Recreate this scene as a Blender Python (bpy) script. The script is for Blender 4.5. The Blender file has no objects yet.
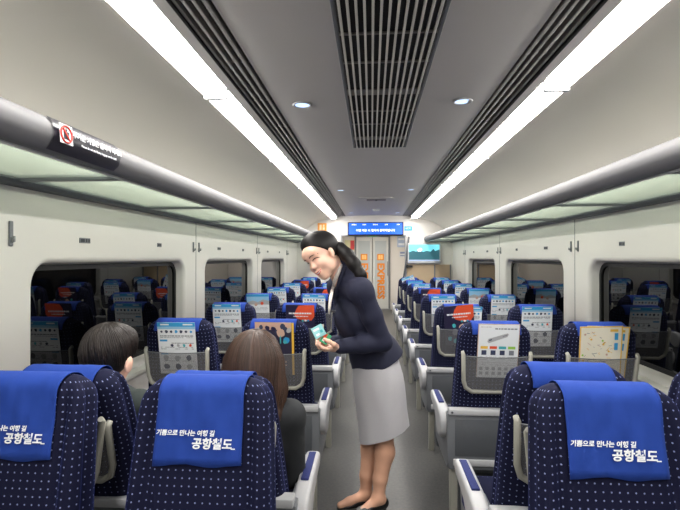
import bpy, bmesh, math, random
import numpy as np
from mathutils import Vector, Matrix
R = math.radians
S = bpy.context.scene
COL = S.collection

# ------------------------------------------------------------------ camera, world, exposure
CAM = Vector((-0.047, 0.0, 1.45))
YAW, PITCH, FPX = R(3.9), R(0.35), 460.0
cam_data = bpy.data.cameras.new('camera')
cam_data.sensor_width = 36.0
cam_data.lens = 36.0 * FPX / 680.0
cam_data.clip_start = 0.02
cam = bpy.data.objects.new('camera', cam_data)
COL.objects.link(cam)
cam.location = CAM
cam.rotation_euler = (R(90) + PITCH, 0, YAW)
S.camera = cam

world = bpy.data.worlds.new('world')
S.world = world
world.use_nodes = True
world.node_tree.nodes['Background'].inputs[0].default_value = (0.5, 0.55, 0.6, 1)
world.node_tree.nodes['Background'].inputs[1].default_value = 0.02

S.view_settings.view_transform = 'Standard'
S.view_settings.look = 'None'
S.view_settings.gamma = 1.0
S.view_settings.use_curve_mapping = False
S.view_settings.exposure = 0.88
LAMP_STRENGTH = 22.0          # the two fluorescent strips
S.cycles.max_bounces = 12
S.cycles.diffuse_bounces = 6
S.cycles.use_denoising = True

def at(px, py, Z):
    """point at camera depth Z seen at pixel (px, py) of the 680x510 frame"""
    v = Vector(((px - 340) / FPX * Z, -(py - 255) / FPX * Z, -Z))
    return cam.matrix_basis @ v if False else (Matrix.Translation(CAM) @ cam.rotation_euler.to_matrix().to_4x4()) @ v

# ------------------------------------------------------------------ materials
def lin(c):
    return tuple(((x / 255 / 12.92) if x / 255 <= .04045 else ((x / 255 + .055) / 1.055) ** 2.4) for x in c)
MATS = {}
def mat(name, rgb, rough=.55, metal=0., spec=.5, emit=0., noise=0., nscale=60., bump=0., sheen=0., sheen_tint=None, coat=0., ior=None):
    if name in MATS: return MATS[name]
    m = bpy.data.materials.new(name); m.use_nodes = True
    nt = m.node_tree; b = nt.nodes['Principled BSDF']
    c = lin(rgb)
    b.inputs['Base Color'].default_value = (*c, 1)
    b.inputs['Roughness'].default_value = rough
    b.inputs['Metallic'].default_value = metal
    b.inputs['Specular IOR Level'].default_value = spec
    if ior: b.inputs['IOR'].default_value = ior
    if coat: b.inputs['Coat Weight'].default_value = coat
    if sheen:
        b.inputs['Sheen Weight'].default_value = sheen
        b.inputs['Sheen Roughness'].default_value = .4
        b.inputs['Sheen Tint'].default_value = (*lin(sheen_tint or rgb), 1)
    if emit:
        b.inputs['Emission Color'].default_value = (*c, 1)
        b.inputs['Emission Strength'].default_value = emit
    if noise or bump:
        tc = nt.nodes.new('ShaderNodeTexCoord')
        n = nt.nodes.new('ShaderNodeTexNoise'); n.inputs['Scale'].default_value = nscale; n.inputs['Detail'].default_value = 4
        nt.links.new(tc.outputs['Object'], n.inputs['Vector'])
        if noise:
            mx = nt.nodes.new('ShaderNodeMix'); mx.data_type = 'RGBA'
            mx.inputs[6].default_value = (*[x * (1 - noise) for x in c], 1)
            mx.inputs[7].default_value = (*[min(1, x * (1 + noise)) for x in c], 1)
            nt.links.new(n.outputs['Fac'], mx.inputs[0]); nt.links.new(mx.outputs[2], b.inputs['Base Color'])
        if bump:
            bp = nt.nodes.new('ShaderNodeBump'); bp.inputs['Strength'].default_value = bump; bp.inputs['Distance'].default_value = .002
            nt.links.new(n.outputs['Fac'], bp.inputs['Height']); nt.links.new(bp.outputs['Normal'], b.inputs['Normal'])
    MATS[name] = m
    return m

def mnode(nt, op, a, b=None):
    n = nt.nodes.new('ShaderNodeMath'); n.operation = op
    for i, v in enumerate((a, b)):
        if v is None: continue
        if isinstance(v, (int, float)): n.inputs[i].default_value = v
        else: nt.links.new(v, n.inputs[i])
    return n.outputs[0]

def dotted_fabric():
    m = bpy.data.materials.new('dotted_fabric'); m.use_nodes = True
    nt = m.node_tree; b = nt.nodes['Principled BSDF']
    uv = nt.nodes.new('ShaderNodeUVMap'); sp = nt.nodes.new('ShaderNodeSeparateXYZ')
    nt.links.new(uv.outputs[0], sp.inputs[0])
    P = .0205
    v = mnode(nt, 'DIVIDE', sp.outputs[1], P)
    u = mnode(nt, 'DIVIDE', sp.outputs[0], P)
    u = mnode(nt, 'ADD', u, 1000.)
    du = mnode(nt, 'SUBTRACT', mnode(nt, 'FRACT', u), .5)
    dv = mnode(nt, 'SUBTRACT', mnode(nt, 'FRACT', mnode(nt, 'ADD', v, 1000.)), .5)
    d2 = mnode(nt, 'ADD', mnode(nt, 'MULTIPLY', du, du), mnode(nt, 'MULTIPLY', dv, dv))
    dot = mnode(nt, 'LESS_THAN', d2, .0125)
    n = nt.nodes.new('ShaderNodeTexNoise'); n.inputs['Scale'].default_value = 320; n.inputs['Detail'].default_value = 2
    nt.links.new(uv.outputs[0], n.inputs['Vector'])
    base = nt.nodes.new('ShaderNodeMix'); base.data_type = 'RGBA'
    base.inputs[6].default_value = (*lin((10, 12, 34)), 1); base.inputs[7].default_value = (*lin((16, 19, 50)), 1)
    nt.links.new(n.outputs['Fac'], base.inputs[0])
    mx = nt.nodes.new('ShaderNodeMix'); mx.data_type = 'RGBA'
    nt.links.new(base.outputs[2], mx.inputs[6]); mx.inputs[7].default_value = (*lin((122, 130, 172)), 1)
    nt.links.new(dot, mx.inputs[0])
    nt.links.new(mx.outputs[2], b.inputs['Base Color'])
    b.inputs['Roughness'].default_value = .85
    b.inputs['Specular IOR Level'].default_value = .2
    b.inputs['Sheen Weight'].default_value = .2; b.inputs['Sheen Roughness'].default_value = .35
    b.inputs['Sheen Tint'].default_value = (*lin((60, 90, 220)), 1)
    MATS['dotted_fabric'] = m
    return m

def net_material():
    m = bpy.data.materials.new('pocket_net'); m.use_nodes = True
    nt = m.node_tree; b = nt.nodes['Principled BSDF']; out = nt.nodes['Material Output']
    b.inputs['Base Color'].default_value = (*lin((122, 122, 124)), 1); b.inputs['Roughness'].default_value = .8
    tr = nt.nodes.new('ShaderNodeBsdfTransparent'); mx = nt.nodes.new('ShaderNodeMixShader')
    uv = nt.nodes.new('ShaderNodeUVMap'); sp = nt.nodes.new('ShaderNodeSeparateXYZ'); nt.links.new(uv.outputs[0], sp.inputs[0])
    fu = mnode(nt, 'FRACT', mnode(nt, 'MULTIPLY', sp.outputs[0], 400.)); fv = mnode(nt, 'FRACT', mnode(nt, 'MULTIPLY', sp.outputs[1], 400.))
    hole = mnode(nt, 'MULTIPLY', mnode(nt, 'GREATER_THAN', fu, .28), mnode(nt, 'GREATER_THAN', fv, .30))
    nt.links.new(hole, mx.inputs[0]); nt.links.new(b.outputs[0], mx.inputs[1]); nt.links.new(tr.outputs[0], mx.inputs[2])
    nt.links.new(mx.outputs[0], out.inputs[0])
    MATS['pocket_net'] = m
    return m

def frosted_glass():
    m = bpy.data.materials.new('frosted_shelf'); m.use_nodes = True
    nt = m.node_tree; b = nt.nodes['Principled BSDF']; out = nt.nodes['Material Output']
    b.inputs['Base Color'].default_value = (*lin((222, 231, 222)), 1); b.inputs['Roughness'].default_value = .35
    t = nt.nodes.new('ShaderNodeBsdfTranslucent'); t.inputs[0].default_value = (*lin((238, 248, 238)), 1)
    mx = nt.nodes.new('ShaderNodeMixShader'); mx.inputs[0].default_value = .62
    nt.links.new(b.outputs[0], mx.inputs[1]); nt.links.new(t.outputs[0], mx.inputs[2])
    tr = nt.nodes.new('ShaderNodeBsdfTransparent'); tr.inputs[0].default_value = (*lin((232, 240, 232)), 1)
    m2 = nt.nodes.new('ShaderNodeMixShader'); m2.inputs[0].default_value = .72
    nt.links.new(mx.outputs[0], m2.inputs[1]); nt.links.new(tr.outputs[0], m2.inputs[2]); nt.links.new(m2.outputs[0], out.inputs[0])
    MATS['frosted_shelf'] = m
    return m

FAB = dotted_fabric(); NET = net_material(); FROST = frosted_glass()
COVER = mat('royal_blue_cloth', (32, 61, 142), .85, sheen=.2, sheen_tint=(110, 140, 240), noise=.12, nscale=25, spec=.2)
SHELL = mat('light_grey_plastic', (184, 185, 188), .4, noise=.03, nscale=8)
POCKETF = mat('warm_grey_plastic', (158, 157, 147), .45, noise=.03, nscale=8)
PANELG = mat('mid_grey_metal', (112, 115, 120), .45, noise=.05, nscale=12)
PANELD = mat('dark_grey_panel', (84, 87, 92), .5, noise=.05, nscale=12)
STEEL = mat('brushed_steel', (150, 152, 155), .35, metal=.7, noise=.05)
WALLM = mat('cream_wall_panel', (220, 216, 211), .45, noise=.02, nscale=3)
COVEM = mat('cove_panel', (212, 206, 198), .5, noise=.02, nscale=3)
CEILM = mat('grey_ceiling_panel', (198, 194, 190), .55, noise=.03, nscale=4)
DARKM = mat('dark_slot', (26, 26, 28), .7, noise=.1)
SLATM = mat('slot_bars', (120, 117, 114), .45, noise=.05)
SLATL = mat('pale_grille_bars', (205, 202, 194), .45, noise=.05)
LAMPM = mat('strip_light_diffuser', (255, 252, 247), .4, emit=LAMP_STRENGTH)
RAILM = mat('grey_aluminium_rail', (108, 108, 111), .62, metal=.0, spec=.35, noise=.03)
RUBBER = mat('black_rubber', (14, 14, 15), .6, noise=.1)
GLASSB = mat('night_window_glass', (3, 3, 4), .015, spec=.5, noise=.1, ior=1.5)
FLOORM = mat('speckled_grey_floor', (80, 80, 79), .5, noise=.45, nscale=55)
WHITE = mat('white_paper', (232, 236, 240), .5, noise=.02)
BLACK = mat('black_print', (40, 42, 50), .6, noise=.02)
TEXTW = mat('white_thread', (236, 238, 242), .7, noise=.02)

# ------------------------------------------------------------------ mesh helpers
class MB:
    """collects shapes in one bmesh, then links them as ONE mesh object"""
    def __init__(s):
        s.bm = bmesh.new(); s.uv = s.bm.loops.layers.uv.new('UVMap')
    def box(s, x0, x1, y0, y1, z0, z1, bev=0., seg=2, mi=0, M=None):
        r = bmesh.ops.create_cube(s.bm, size=1.0)
        vs = r['verts']
        for v in vs:
            v.co = Vector(((x0 + x1) / 2 + v.co.x * (x1 - x0), (y0 + y1) / 2 + v.co.y * (y1 - y0), (z0 + z1) / 2 + v.co.z * (z1 - z0)))
        fs = set(f for v in vs for f in v.link_faces)
        if bev > 0:
            es = list(set(e for v in vs for e in v.link_edges))
            bev = min(bev, .49 * min(abs(x1 - x0), abs(y1 - y0), abs(z1 - z0)))
            rr = bmesh.ops.bevel(s.bm, geom=es, offset=bev, segments=seg, profile=.5, affect='EDGES')
            fs = set(rr['faces']) | set(f for f in fs if f.is_valid)
            vs = list(set(v for f in fs for v in f.verts))
        for f in fs:
            f.material_index = mi
            n = f.normal
            for l in f.loops:
                c = l.vert.co
                l[s.uv].uv = (c.x + c.y * .7, c.z) if abs(n.z) < .7 else (c.x, c.y)
        if M is not None:
            for v in vs: v.co = M @ v.co
        return s
    def tube(s, pts, rad, n=10, mi=0, cap=True, closed=False):
        pts = [Vector(p) for p in pts]
        rads = rad if isinstance(rad, (list, tuple)) else [rad] * len(pts)
        rings = []
        up = Vector((0, 0, 1)); prev = None
        for i, p in enumerate(pts):
            a = pts[max(i - 1, 0)]; b = pts[min(i + 1, len(pts) - 1)]
            if closed: a = pts[i - 1]; b = pts[(i + 1) % len(pts)]
            t = (b - a).normalized()
            if prev is None:
                q = up if abs(t.dot(up)) < .95 else Vector((1, 0, 0))
                u = t.cross(q).normalized()
            else:
                u = (prev - t * prev.dot(t)).normalized()
            prev = u; w = t.cross(u)
            rings.append([s.bm.verts.new(p + (u * math.cos(2 * math.pi * k / n) + w * math.sin(2 * math.pi * k / n)) * rads[i]) for k in range(n)])
        m = len(rings)
        for i in range(m if closed else m - 1):
            A, B = rings[i], rings[(i + 1) % m]
            for k in range(n):
                f = s.bm.faces.new((A[k], A[(k + 1) % n], B[(k + 1) % n], B[k])); f.material_index = mi; f.smooth = True
        if cap and not closed:
            s.bm.faces.new(rings[0][::-1]).material_index = mi; s.bm.faces.new(rings[-1]).material_index = mi
        return s
    def prism(s, poly, a0, a1, axis='x', bev=0., mi=0, seg=2):
        """polygon in the plane across axis (y,z for x; x,z for y; x,y for z), extruded from a0 to a1"""
        def P(a, p):
            return {'x': (a, p[0], p[1]), 'y': (p[0], a, p[1]), 'z': (p[0], p[1], a)}[axis]
        A = [s.bm.verts.new(P(a0, p)) for p in poly]; B = [s.bm.verts.new(P(a1, p)) for p in poly]
        n = len(poly)
        fs = [s.bm.faces.new(A[::-1]), s.bm.faces.new(B)]
        for k in range(n): fs.append(s.bm.faces.new((A[k], A[(k + 1) % n], B[(k + 1) % n], B[k])))
        bmesh.ops.recalc_face_normals(s.bm, faces=fs)
        if bev > 0:
            es = [e for f in fs[:2] for e in f.edges]
            rr = bmesh.ops.bevel(s.bm, geom=es, offset=bev, segments=seg, profile=.5, affect='EDGES')
            fs = list(set(rr['faces']) | set(f for f in fs if f.is_valid))
        for f in fs:
            f.material_index = mi
            for l in f.loops:
                c = l.vert.co; l[s.uv].uv = (c.y + c.x, c.z) if axis == 'x' else (c.x, c.z)
        return s
    def grid(s, P, uvs=None, mi=0, closed_u=False, smooth=True, flip=False):
        """P[i][j] points; quads between them"""
        V = [[s.bm.verts.new(p) for p in row] for row in P]
        nu = len(V[0])
        for i in range(len(V) - 1):
            for j in range(nu if closed_u else nu - 1):
                k = (j + 1) % nu
                q = [V[i][j], V[i][k], V[i + 1][k], V[i + 1][j]]
                ij = [(i, j), (i, j + 1), (i + 1, j + 1), (i + 1, j)]
                if flip: q.reverse(); ij.reverse()
                f = s.bm.faces.new(q); f.material_index = mi; f.smooth = smooth
                if uvs:
                    for l, (a, b) in zip(f.loops, ij): l[s.uv].uv = uvs[a][b]
        return V
    def rect(s, x0, y0, x1, y1, z=0., mi=0, ang=0.):
        c = Vector(((x0 + x1) / 2, (y0 + y1) / 2, z)); Rm = Matrix.Rotation(ang, 3, 'Z')
        vs = [s.bm.verts.new(c + Rm @ Vector((sx * (x1 - x0) / 2, sy * (y1 - y0) / 2, 0))) for sx, sy in ((-1, -1), (1, -1), (1, 1), (-1, 1))]
        s.bm.faces.new(vs).material_index = mi
        return s
    def poly(s, pts, z=0., mi=0):
        s.bm.faces.new([s.bm.verts.new((p[0], p[1], z)) for p in pts]).material_index = mi
        return s
    def disc(s, x, y, r, z=0., mi=0, n=20, ry=None):
        ry = ry or r
        return s.poly([(x + r * math.cos(2 * math.pi * k / n), y + ry * math.sin(2 * math.pi * k / n)) for k in range(n)], z, mi)
    def mesh(s, name, mats, smooth=None):
        me = bpy.data.meshes.new(name)
        s.bm.normal_update(); s.bm.to_mesh(me); s.bm.free()
        for m in (mats if isinstance(mats, (list, tuple)) else [mats]): me.materials.append(m)
        if smooth is not None:
            for p in me.polygons: p.use_smooth = True
            me.set_sharp_from_angle(angle=R(smooth))
        return me
    def build(s, name, mats, parent=None, M=None, smooth=None):
        o = bpy.data.objects.new(name, s.mesh(name, mats, smooth)); COL.objects.link(o)
        if parent is not None: o.parent = parent
        if M is not None: o.matrix_local = M
        return o

def tag(o, label=None, cat=None, group=None, kind=None):
    if label: o['label'] = label
    if cat: o['category'] = cat
    if group: o['group'] = group
    if kind: o['kind'] = kind
    return o
def empty(name, loc=(0, 0, 0), rz=0.):
    o = bpy.data.objects.new(name, None); COL.objects.link(o)
    o.location = loc; o.rotation_euler = (0, 0, rz); o.empty_display_size = .1
    return o
def copy_tree(o, parent=None):
    c = o.copy(); COL.objects.link(c); c.parent = parent
    if parent is not None: c.matrix_parent_inverse = o.matrix_parent_inverse.copy()
    for ch in list(o.children): copy_tree(ch, c)
    return c
def text(name, body, size, m, parent=None, M=None, shear=0., align='CENTER', thick=0., ext=.0004):
    cu = bpy.data.curves.new(name, 'FONT'); cu.body = body; cu.size = size; cu.align_x = align; cu.align_y = 'CENTER'
    cu.shear = shear; cu.extrude = ext; cu.offset = thick; cu.resolution_u = 2
    t = bpy.data.objects.new(name, cu); COL.objects.link(t)
    dg = bpy.context.evaluated_depsgraph_get(); dg.update()
    me = bpy.data.meshes.new_from_object(t.evaluated_get(dg), depsgraph=dg); me.name = name
    bpy.data.objects.remove(t); bpy.data.curves.remove(cu)
    me.materials.clear(); me.materials.append(m)
    o = bpy.data.objects.new(name, me); COL.objects.link(o)
    if parent is not None: o.parent = parent
    if M is not None: o.matrix_local = M
    return o
ORD = ['first', 'second', 'third', 'fourth', 'fifth', 'sixth', 'seventh', 'eighth', 'ninth', 'tenth', 'eleventh', 'twelfth']
# ------------------------------------------------------------------ the coach shell
WX = 1.46                      # half width at the wall face
Y0, Y1 = -2.6, 8.7             # coach interior behind the camera to the end partition
YV = 13.0                      # end doors beyond the vestibule
CZ = 2.25                      # ceiling

m = MB(); m.box(-1.62, 1.62, Y0, YV + .1, -.08, 0.)
tag(m.build('floor', FLOORM), 'speckled dark grey aisle floor', None, kind='structure')

# ceiling: one profile swept along the coach
half = [(0, CZ, 0), (.30, CZ - .002, 0), (.535, CZ - .012, 0), (.54, CZ + .05, 1), (.660, CZ + .04, 1), (.662, CZ - .028, 0), (.698, CZ - .038, 0),
        (.701, CZ, 2), (.806, CZ - .02, 2), (.809, CZ - .060, 2), (.92, CZ - .074, 2), (1.02, CZ - .098, 2), (1.12, CZ - .137, 2), (1.21, CZ - .192, 2), (1.29, CZ - .265, 2),
        (1.35, CZ - .355, 2), (1.40, CZ - .42, 2), (1.44, CZ - .48, 2), (WX, CZ - .50, 2), (1.60, CZ - .50, 2)]
prof = [(-x, z, k) for x, z, k in half[:0:-1]] + half
m = MB()
ys = [Y0, 1.0, 3.0, 5.0, 7.0, Y1]
V = [[m.bm.verts.new((x, y, z)) for x, z, k in prof] for y in ys]
nh = len(half)
for i in range(len(ys) - 1):
    for j in range(len(prof) - 1):
        k = prof[j + 1][2] if j + 1 >= nh else prof[j][2]
        if abs(prof[j][0]) > .535 and abs(prof[j][0]) < .69 and abs(prof[j + 1][0]) > .535 and abs(prof[j + 1][0]) < .69: k = 1
        f = m.bm.faces.new((V[i][j], V[i + 1][j], V[i + 1][j + 1], V[i][j + 1])); f.material_index = k
ceiling = m.build('ceiling', [CEILM, DARKM, COVEM], smooth=25)
tag(ceiling, 'grey arched coach ceiling with pale side coves', None, kind='structure')

# side walls with rounded window openings
PER, WL = 2.01, 1.56
WZ0, WZ1 = .82, 1.425
def rrect(cy, cz, hy, hz, r, n=7):
    pts = []
    for a0, sy, sz in ((0, 1, 1), (90, -1, 1), (180, -1, -1), (270, 1, -1)):
        for i in range(n + 1):
            a = R(a0 + 90 * i / n)
            pts.append((cy + sy * (hy - r) + r * math.cos(a), cz + sz * (hz - r) + r * math.sin(a)))
    return pts
def wall(side, start):
    s = -1 if side == 'left' else 1
    m = MB(); n = 8
    k0 = int(math.floor((Y0 - start) / PER)); k = k0
    wins = []
    zb, zt = 0., CZ - .495
    while start + k * PER - .225 < Y1:
        y0 = start + k * PER - .225; y1 = y0 + PER
        cy = start + k * PER + WL / 2; cz = (WZ0 + WZ1) / 2; hy = WL / 2; hz = (WZ1 - WZ0) / 2
        if cy + hy > Y1: break
        loops = []
        base = rrect(cy, cz, hy + .03, hz + .03, .13, n)
        outer = []
        for q, (sy, sz) in enumerate(((1, 1), (-1, 1), (-1, -1), (1, -1))):
            seg = base[q * (n + 1):(q + 1) * (n + 1)]
            ey = y1 if sy > 0 else y0; ez = zt if sz > 0 else zb
            first = (ey, seg[0][1]) if q % 2 == 0 else (seg[0][0], ez)
            last = (seg[-1][0], ez) if q % 2 == 0 else (ey, seg[-1][1])
            for i in range(n + 1):
                if i <= n // 2: w = i / (n // 2); p = first
                else: w = (n - i) / (n - n // 2); p = last
                outer.append((p[0] + (ey - p[0]) * w, p[1] + (ez - p[1]) * w))
        loops.append([(s * WX, a, b) for a, b in outer])
        for i in range(6):
            a = R(90 * i / 5); e = .03 * (1 - math.sin(a)); d = .03 * (1 - math.cos(a))
            loops.append([(s * (WX + d), p, q) for p, q in rrect(cy, cz, hy + e, hz + e, .10 + e, n)])
        loops.append([(s * (WX + .075), p, q) for p, q in rrect(cy, cz, hy - .012, hz - .010, .095, n)])
        m.grid(loops, closed_u=True, flip=(s > 0))
        wins.append((cy, cz, hy - .012, hz - .010))
        k += 1
    yl = start + k * PER - .225
    if yl < Y1:
        m.box(s * WX if s > 0 else -WX - .1, WX + .1 if s > 0 else -WX, yl, Y1, zb, zt)
    w = m.build('wall_' + side, WALLM, smooth=35)
    tag(w, 'cream moulded side wall on the %s with rounded window openings' % side, None, kind='structure')
    m = MB()
    m.box(min(s * (WX + .10), s * (WX + .12)), max(s * (WX + .10), s * (WX + .12)), Y0, Y1, 0, 1.8); m.build('outer_skin', DARKM, w)
    for i in range(k0, k + 1):
        y = start + i * PER - .225
        m = MB(); m.box(s * WX - .0012, s * WX + .0012, y - .003, y + .003, .0, zt); m.build('panel_seam', PANELD, w)
    m = MB()
    m.prism([(s * WX, .745), (s * (WX - .055), .765), (s * (WX - .055), .785), (s * WX, .79)], Y0, Y1, 'y'); m.build('window_ledge', mat('white_ledge', (226, 225, 218), .4, noise=.02), w)
    m = MB(); m.prism([(s * WX, .0), (s * (WX - .09), .0), (s * (WX - .09), .13), (s * WX, .15)], Y0, Y1, 'y'); m.build('heater_duct', PANELG, w)
    return w, wins
LSTART, RSTART = 1.84, 1.74
wl, winsL = wall('left', LSTART)
wr, winsR = wall('right', RSTART)
wn = 0
for s, wins in ((-1, winsL), (1, winsR)):
    for cy, cz, hy, hz in wins:
        if cy + hy < -.6: continue
        wn += 1
        m = MB()
        A = [(s * (WX + .072), p, q) for p, q in rrect(cy, cz, hy + .004, hz + .004, .097)]
        B = [(s * (WX + .062), p, q) for p, q in rrect(cy, cz, hy + .004, hz + .004, .097)]
        C_ = [(s * (WX + .062), p, q) for p, q in rrect(cy, cz, hy - .022, hz - .022, .075)]
        D = [(s * (WX + .072), p, q) for p, q in rrect(cy, cz, hy - .022, hz - .022, .075)]
        m.grid([A, B, C_, D], closed_u=True, flip=(s > 0), smooth=False)
        w = m.build('window_%d' % wn, RUBBER)
        tag(w, 'rounded coach window on the %s side, dark with night behind it' % ('left' if s < 0 else 'right'), None, kind='structure')
        m = MB(); pts = rrect(cy, cz, hy + .01, hz + .01, .1)
        m.grid([[(s * (WX + .071), p, q) for p, q in pts], [(s * (WX + .076), p, q) for p, q in pts]], closed_u=True)
        f = m.bm.faces.new([m.bm.verts.new((s * (WX + .071), p, q)) for p, q in (pts if s < 0 else pts[::-1])])
        m.build('pane', GLASSB, w)
# wall behind the camera
m = MB(); m.box(-1.6, 1.6, Y0 - .1, Y0, 0, 2.4); tag(m.build('wall_rear', WALLM), 'cream end wall behind the camera', kind='structure')

# end partition with the opening to the vestibule
m = MB()
OX0, OX1, OZ = -.62, .60, 1.86
m.box(-1.6, OX0, Y1, Y1 + .06, 0, 2.4); m.box(OX1, 1.6, Y1, Y1 + .06, 0, 2.4); m.box(OX0, OX1, Y1, Y1 + .06, OZ, 2.4)
wf = tag(m.build('wall_front', WALLM), 'cream end partition with header above the vestibule opening', kind='structure')
m = MB(); m.prism([(.615, .35), (1.42, .35), (1.42, 1.325), (.615, 1.325)], Y1 - .02, Y1, 'y', bev=.004)
m.build('beige_panel', mat('beige_laminate', (186, 164, 134), .5, noise=.06, nscale=14), wf)
for x in (1.13, 1.42):
    m = MB(); m.box(x - .012, x + .012, Y1 - .03, Y1 - .02, .35, 1.325); m.build('panel_post', PANELG, wf)
m = MB()
for x0, x1 in ((OX0 - .01, OX0 + .02), (OX1 - .02, OX1 + .01)): m.box(x0, x1, Y1 - .01, Y1 + .07, 0, OZ + .02, bev=.005)
m.box(OX0, OX1, Y1 - .01, Y1 + .07, OZ, OZ + .025, bev=.005)
tag(m.build('trim_1', STEEL), 'steel edging of the vestibule opening', kind='structure')

# vestibule
m = MB()
m.box(-1.0, -.95, Y1 + .06, YV, 0, 2.2); tag(m.build('wall_vestibule_left', WALLM), 'cream vestibule side wall on the left', kind='structure')
m = MB()
m.box(1.10, 1.15, Y1 + .06, YV, 0, 2.2); tag(m.build('wall_vestibule_right', WALLM), 'cream vestibule side wall on the right', kind='structure')
m = MB(); m.box(-1., 1.15, Y1 + .06, YV, 2.2, 2.25); tag(m.build('ceiling_vestibule', COVEM), 'pale vestibule ceiling', kind='structure')
m = MB(); m.box(-1.0, 1.15, YV, YV + .08, 0, 2.25); tag(m.build('wall_end', WALLM), 'cream wall around the end doors', kind='structure')
for i in range(2):  # added lamps, out of view behind the header, that brighten the vestibule
    y = 9.7 + i * 1.9
    o = empty('vestibule_fill_light', (0, y, 2.2))
    tag(o, 'unseen fill lamp added under the vestibule ceiling, %s' % ('just past the end partition' if i == 0 else 'close to the end doors'), 'fill light')
    m = MB(); m.box(-.32, .32, -.22, .22, -.02, 0, bev=.005); m.build('frame', SHELL, o)
    m = MB(); m.box(-.28, .28, -.18, .18, -.024, -.018, bev=.002); m.build('diffuser', mat('vestibule_fill_glow', (255, 250, 240), .4, emit=26.0), o)

# end door: two sliding leaves
def door_frame():
    dx0, dx1 = -.47, .43
    d = empty('door_1', ((dx0 + dx1) / 2, YV, 0)); d['kind'] = 'structure'; d['label'] = 'double sliding end door with orange lettering on its glass'
    hw = (dx1 - dx0) / 2
    m = MB()
    m.box(-hw - .05, -hw, -.05, 0, 0, 2.08, bev=.008); m.box(hw, hw + .05, -.05, 0, 0, 2.08, bev=.008); m.box(-hw - .05, hw + .05, -.05, 0, 2.03, 2.1, bev=.008)
    m.build('door_frame', PANELG, d)
    m = MB(); m.box(-hw - .05, hw + .05, -.08, 0, 0, .03); m.build('threshold', STEEL, d)
    OR = mat('orange_decal', (224, 132, 18), .5, noise=.02)
    for sx in (-1, 1):
        m = MB(); x0, x1 = (-hw, -.012) if sx < 0 else (.012, hw)
        m.box(x0, x1, -.035, -.005, .03, 2.03, bev=.006)
        lf = m.build('door_leaf', mat('pale_grey_door', (200, 202, 200), .4, noise=.02), d)
        m = MB(); m.box(x0 + .055, x1 - .055, -.038, -.03, .35, 1.93, bev=.01)
        m.build('glass', mat('frosted_door_glass', (176, 184, 188), .12, noise=.05, nscale=3), lf)
        xm = (x0 + x1) / 2
        m = MB(); m.box(xm - .095, xm + .095, -.0415, -.0395, 1.38, 1.56)
        for q in range(2): m.box(xm - .06 + q * .065, xm - .005 + q * .065, -.043, -.0415, 1.41, 1.53, mi=1)
        m.build('decal_square', [OR, mat('pale_orange', (248, 196, 120), .5, noise=.02)], lf)
        T = Matrix.Translation((xm, -.041, .80)) @ Matrix.Rotation(R(90), 4, 'X') @ Matrix.Rotation(R(-90), 4, 'Z')
        text('lettering', 'EXPRESS', .27, OR, lf, T, thick=.012)
        m = MB(); hx = x1 - .03 if sx < 0 else x0 + .03
        hx = x0 + .028 if sx < 0 else x1 - .028
        m.tube([(hx, -.04, .95), (hx, -.075, .97), (hx, -.075, 1.33), (hx, -.04, 1.35)], .011); m.build('door_handle', STEEL, lf)
    m = MB(); m.box(-.006, .006, -.04, -.003, .03, 2.03); m.build('door_seal', RUBBER, d)
    m = MB(); m.box(-.12, .12, -.055, -.045, 2.045, 2.085); g = m.build('exit_plate', mat('green_sign', (60, 150, 90), .5, emit=.3, noise=.02), d)
    text('lettering', '비상구 EXIT', .03, TEXTW, g, Matrix.Translation((0, -.056, 2.065)) @ Matrix.Rotation(R(90), 4, 'X'))
door_frame()

# ------------------------------------------------------------------ strip lights, slot vents, grille
YL = [-2.0, -.67, .70, 2.05, 3.42, 4.79, 6.16, 7.53]
def strip_light(s, y0, y1, i):
    o = empty('strip_light', (s * .754, (y0 + y1) / 2, CZ - .05))
    hl = (y1 - y0) / 2 - .012
    P = []
    for a in (-1, -.985, -.95, 0, .95, .985, 1):
        row = []
        e = .5 if abs(a) == 1 else (.85 if abs(a) > .97 else 1)
        for t in (-1, -.8, -.4, 0, .4, .8, 1):
            row.append((s * t * .049, a * hl, -s * s * .010 * t + .012 - .024 * (1 - t * t) * e))
        P.append(row)
    m = MB(); m.grid(P, flip=(s < 0)); d = m.build('diffuser', LAMPM, o)
    for a in (-1, 1):
        m = MB(); m.box(-.054, .054, a * hl - .012 if a < 0 else a * hl, a * hl if a < 0 else a * hl + .012, -.030, .03, bev=.004); m.build('end_cap', SHELL, o)
    tag(o, '%s white light panel counted from the camera in the ceiling strip on the %s' % (ORD[i], 'left' if s < 0 else 'right'), 'strip light', 'ceiling strip lights')
for s in (-1, 1):
    for i in range(len(YL)):
        y1 = YL[i + 1] if i + 1 < len(YL) else Y1 - .14
        strip_light(s, YL[i], y1, i)
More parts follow.
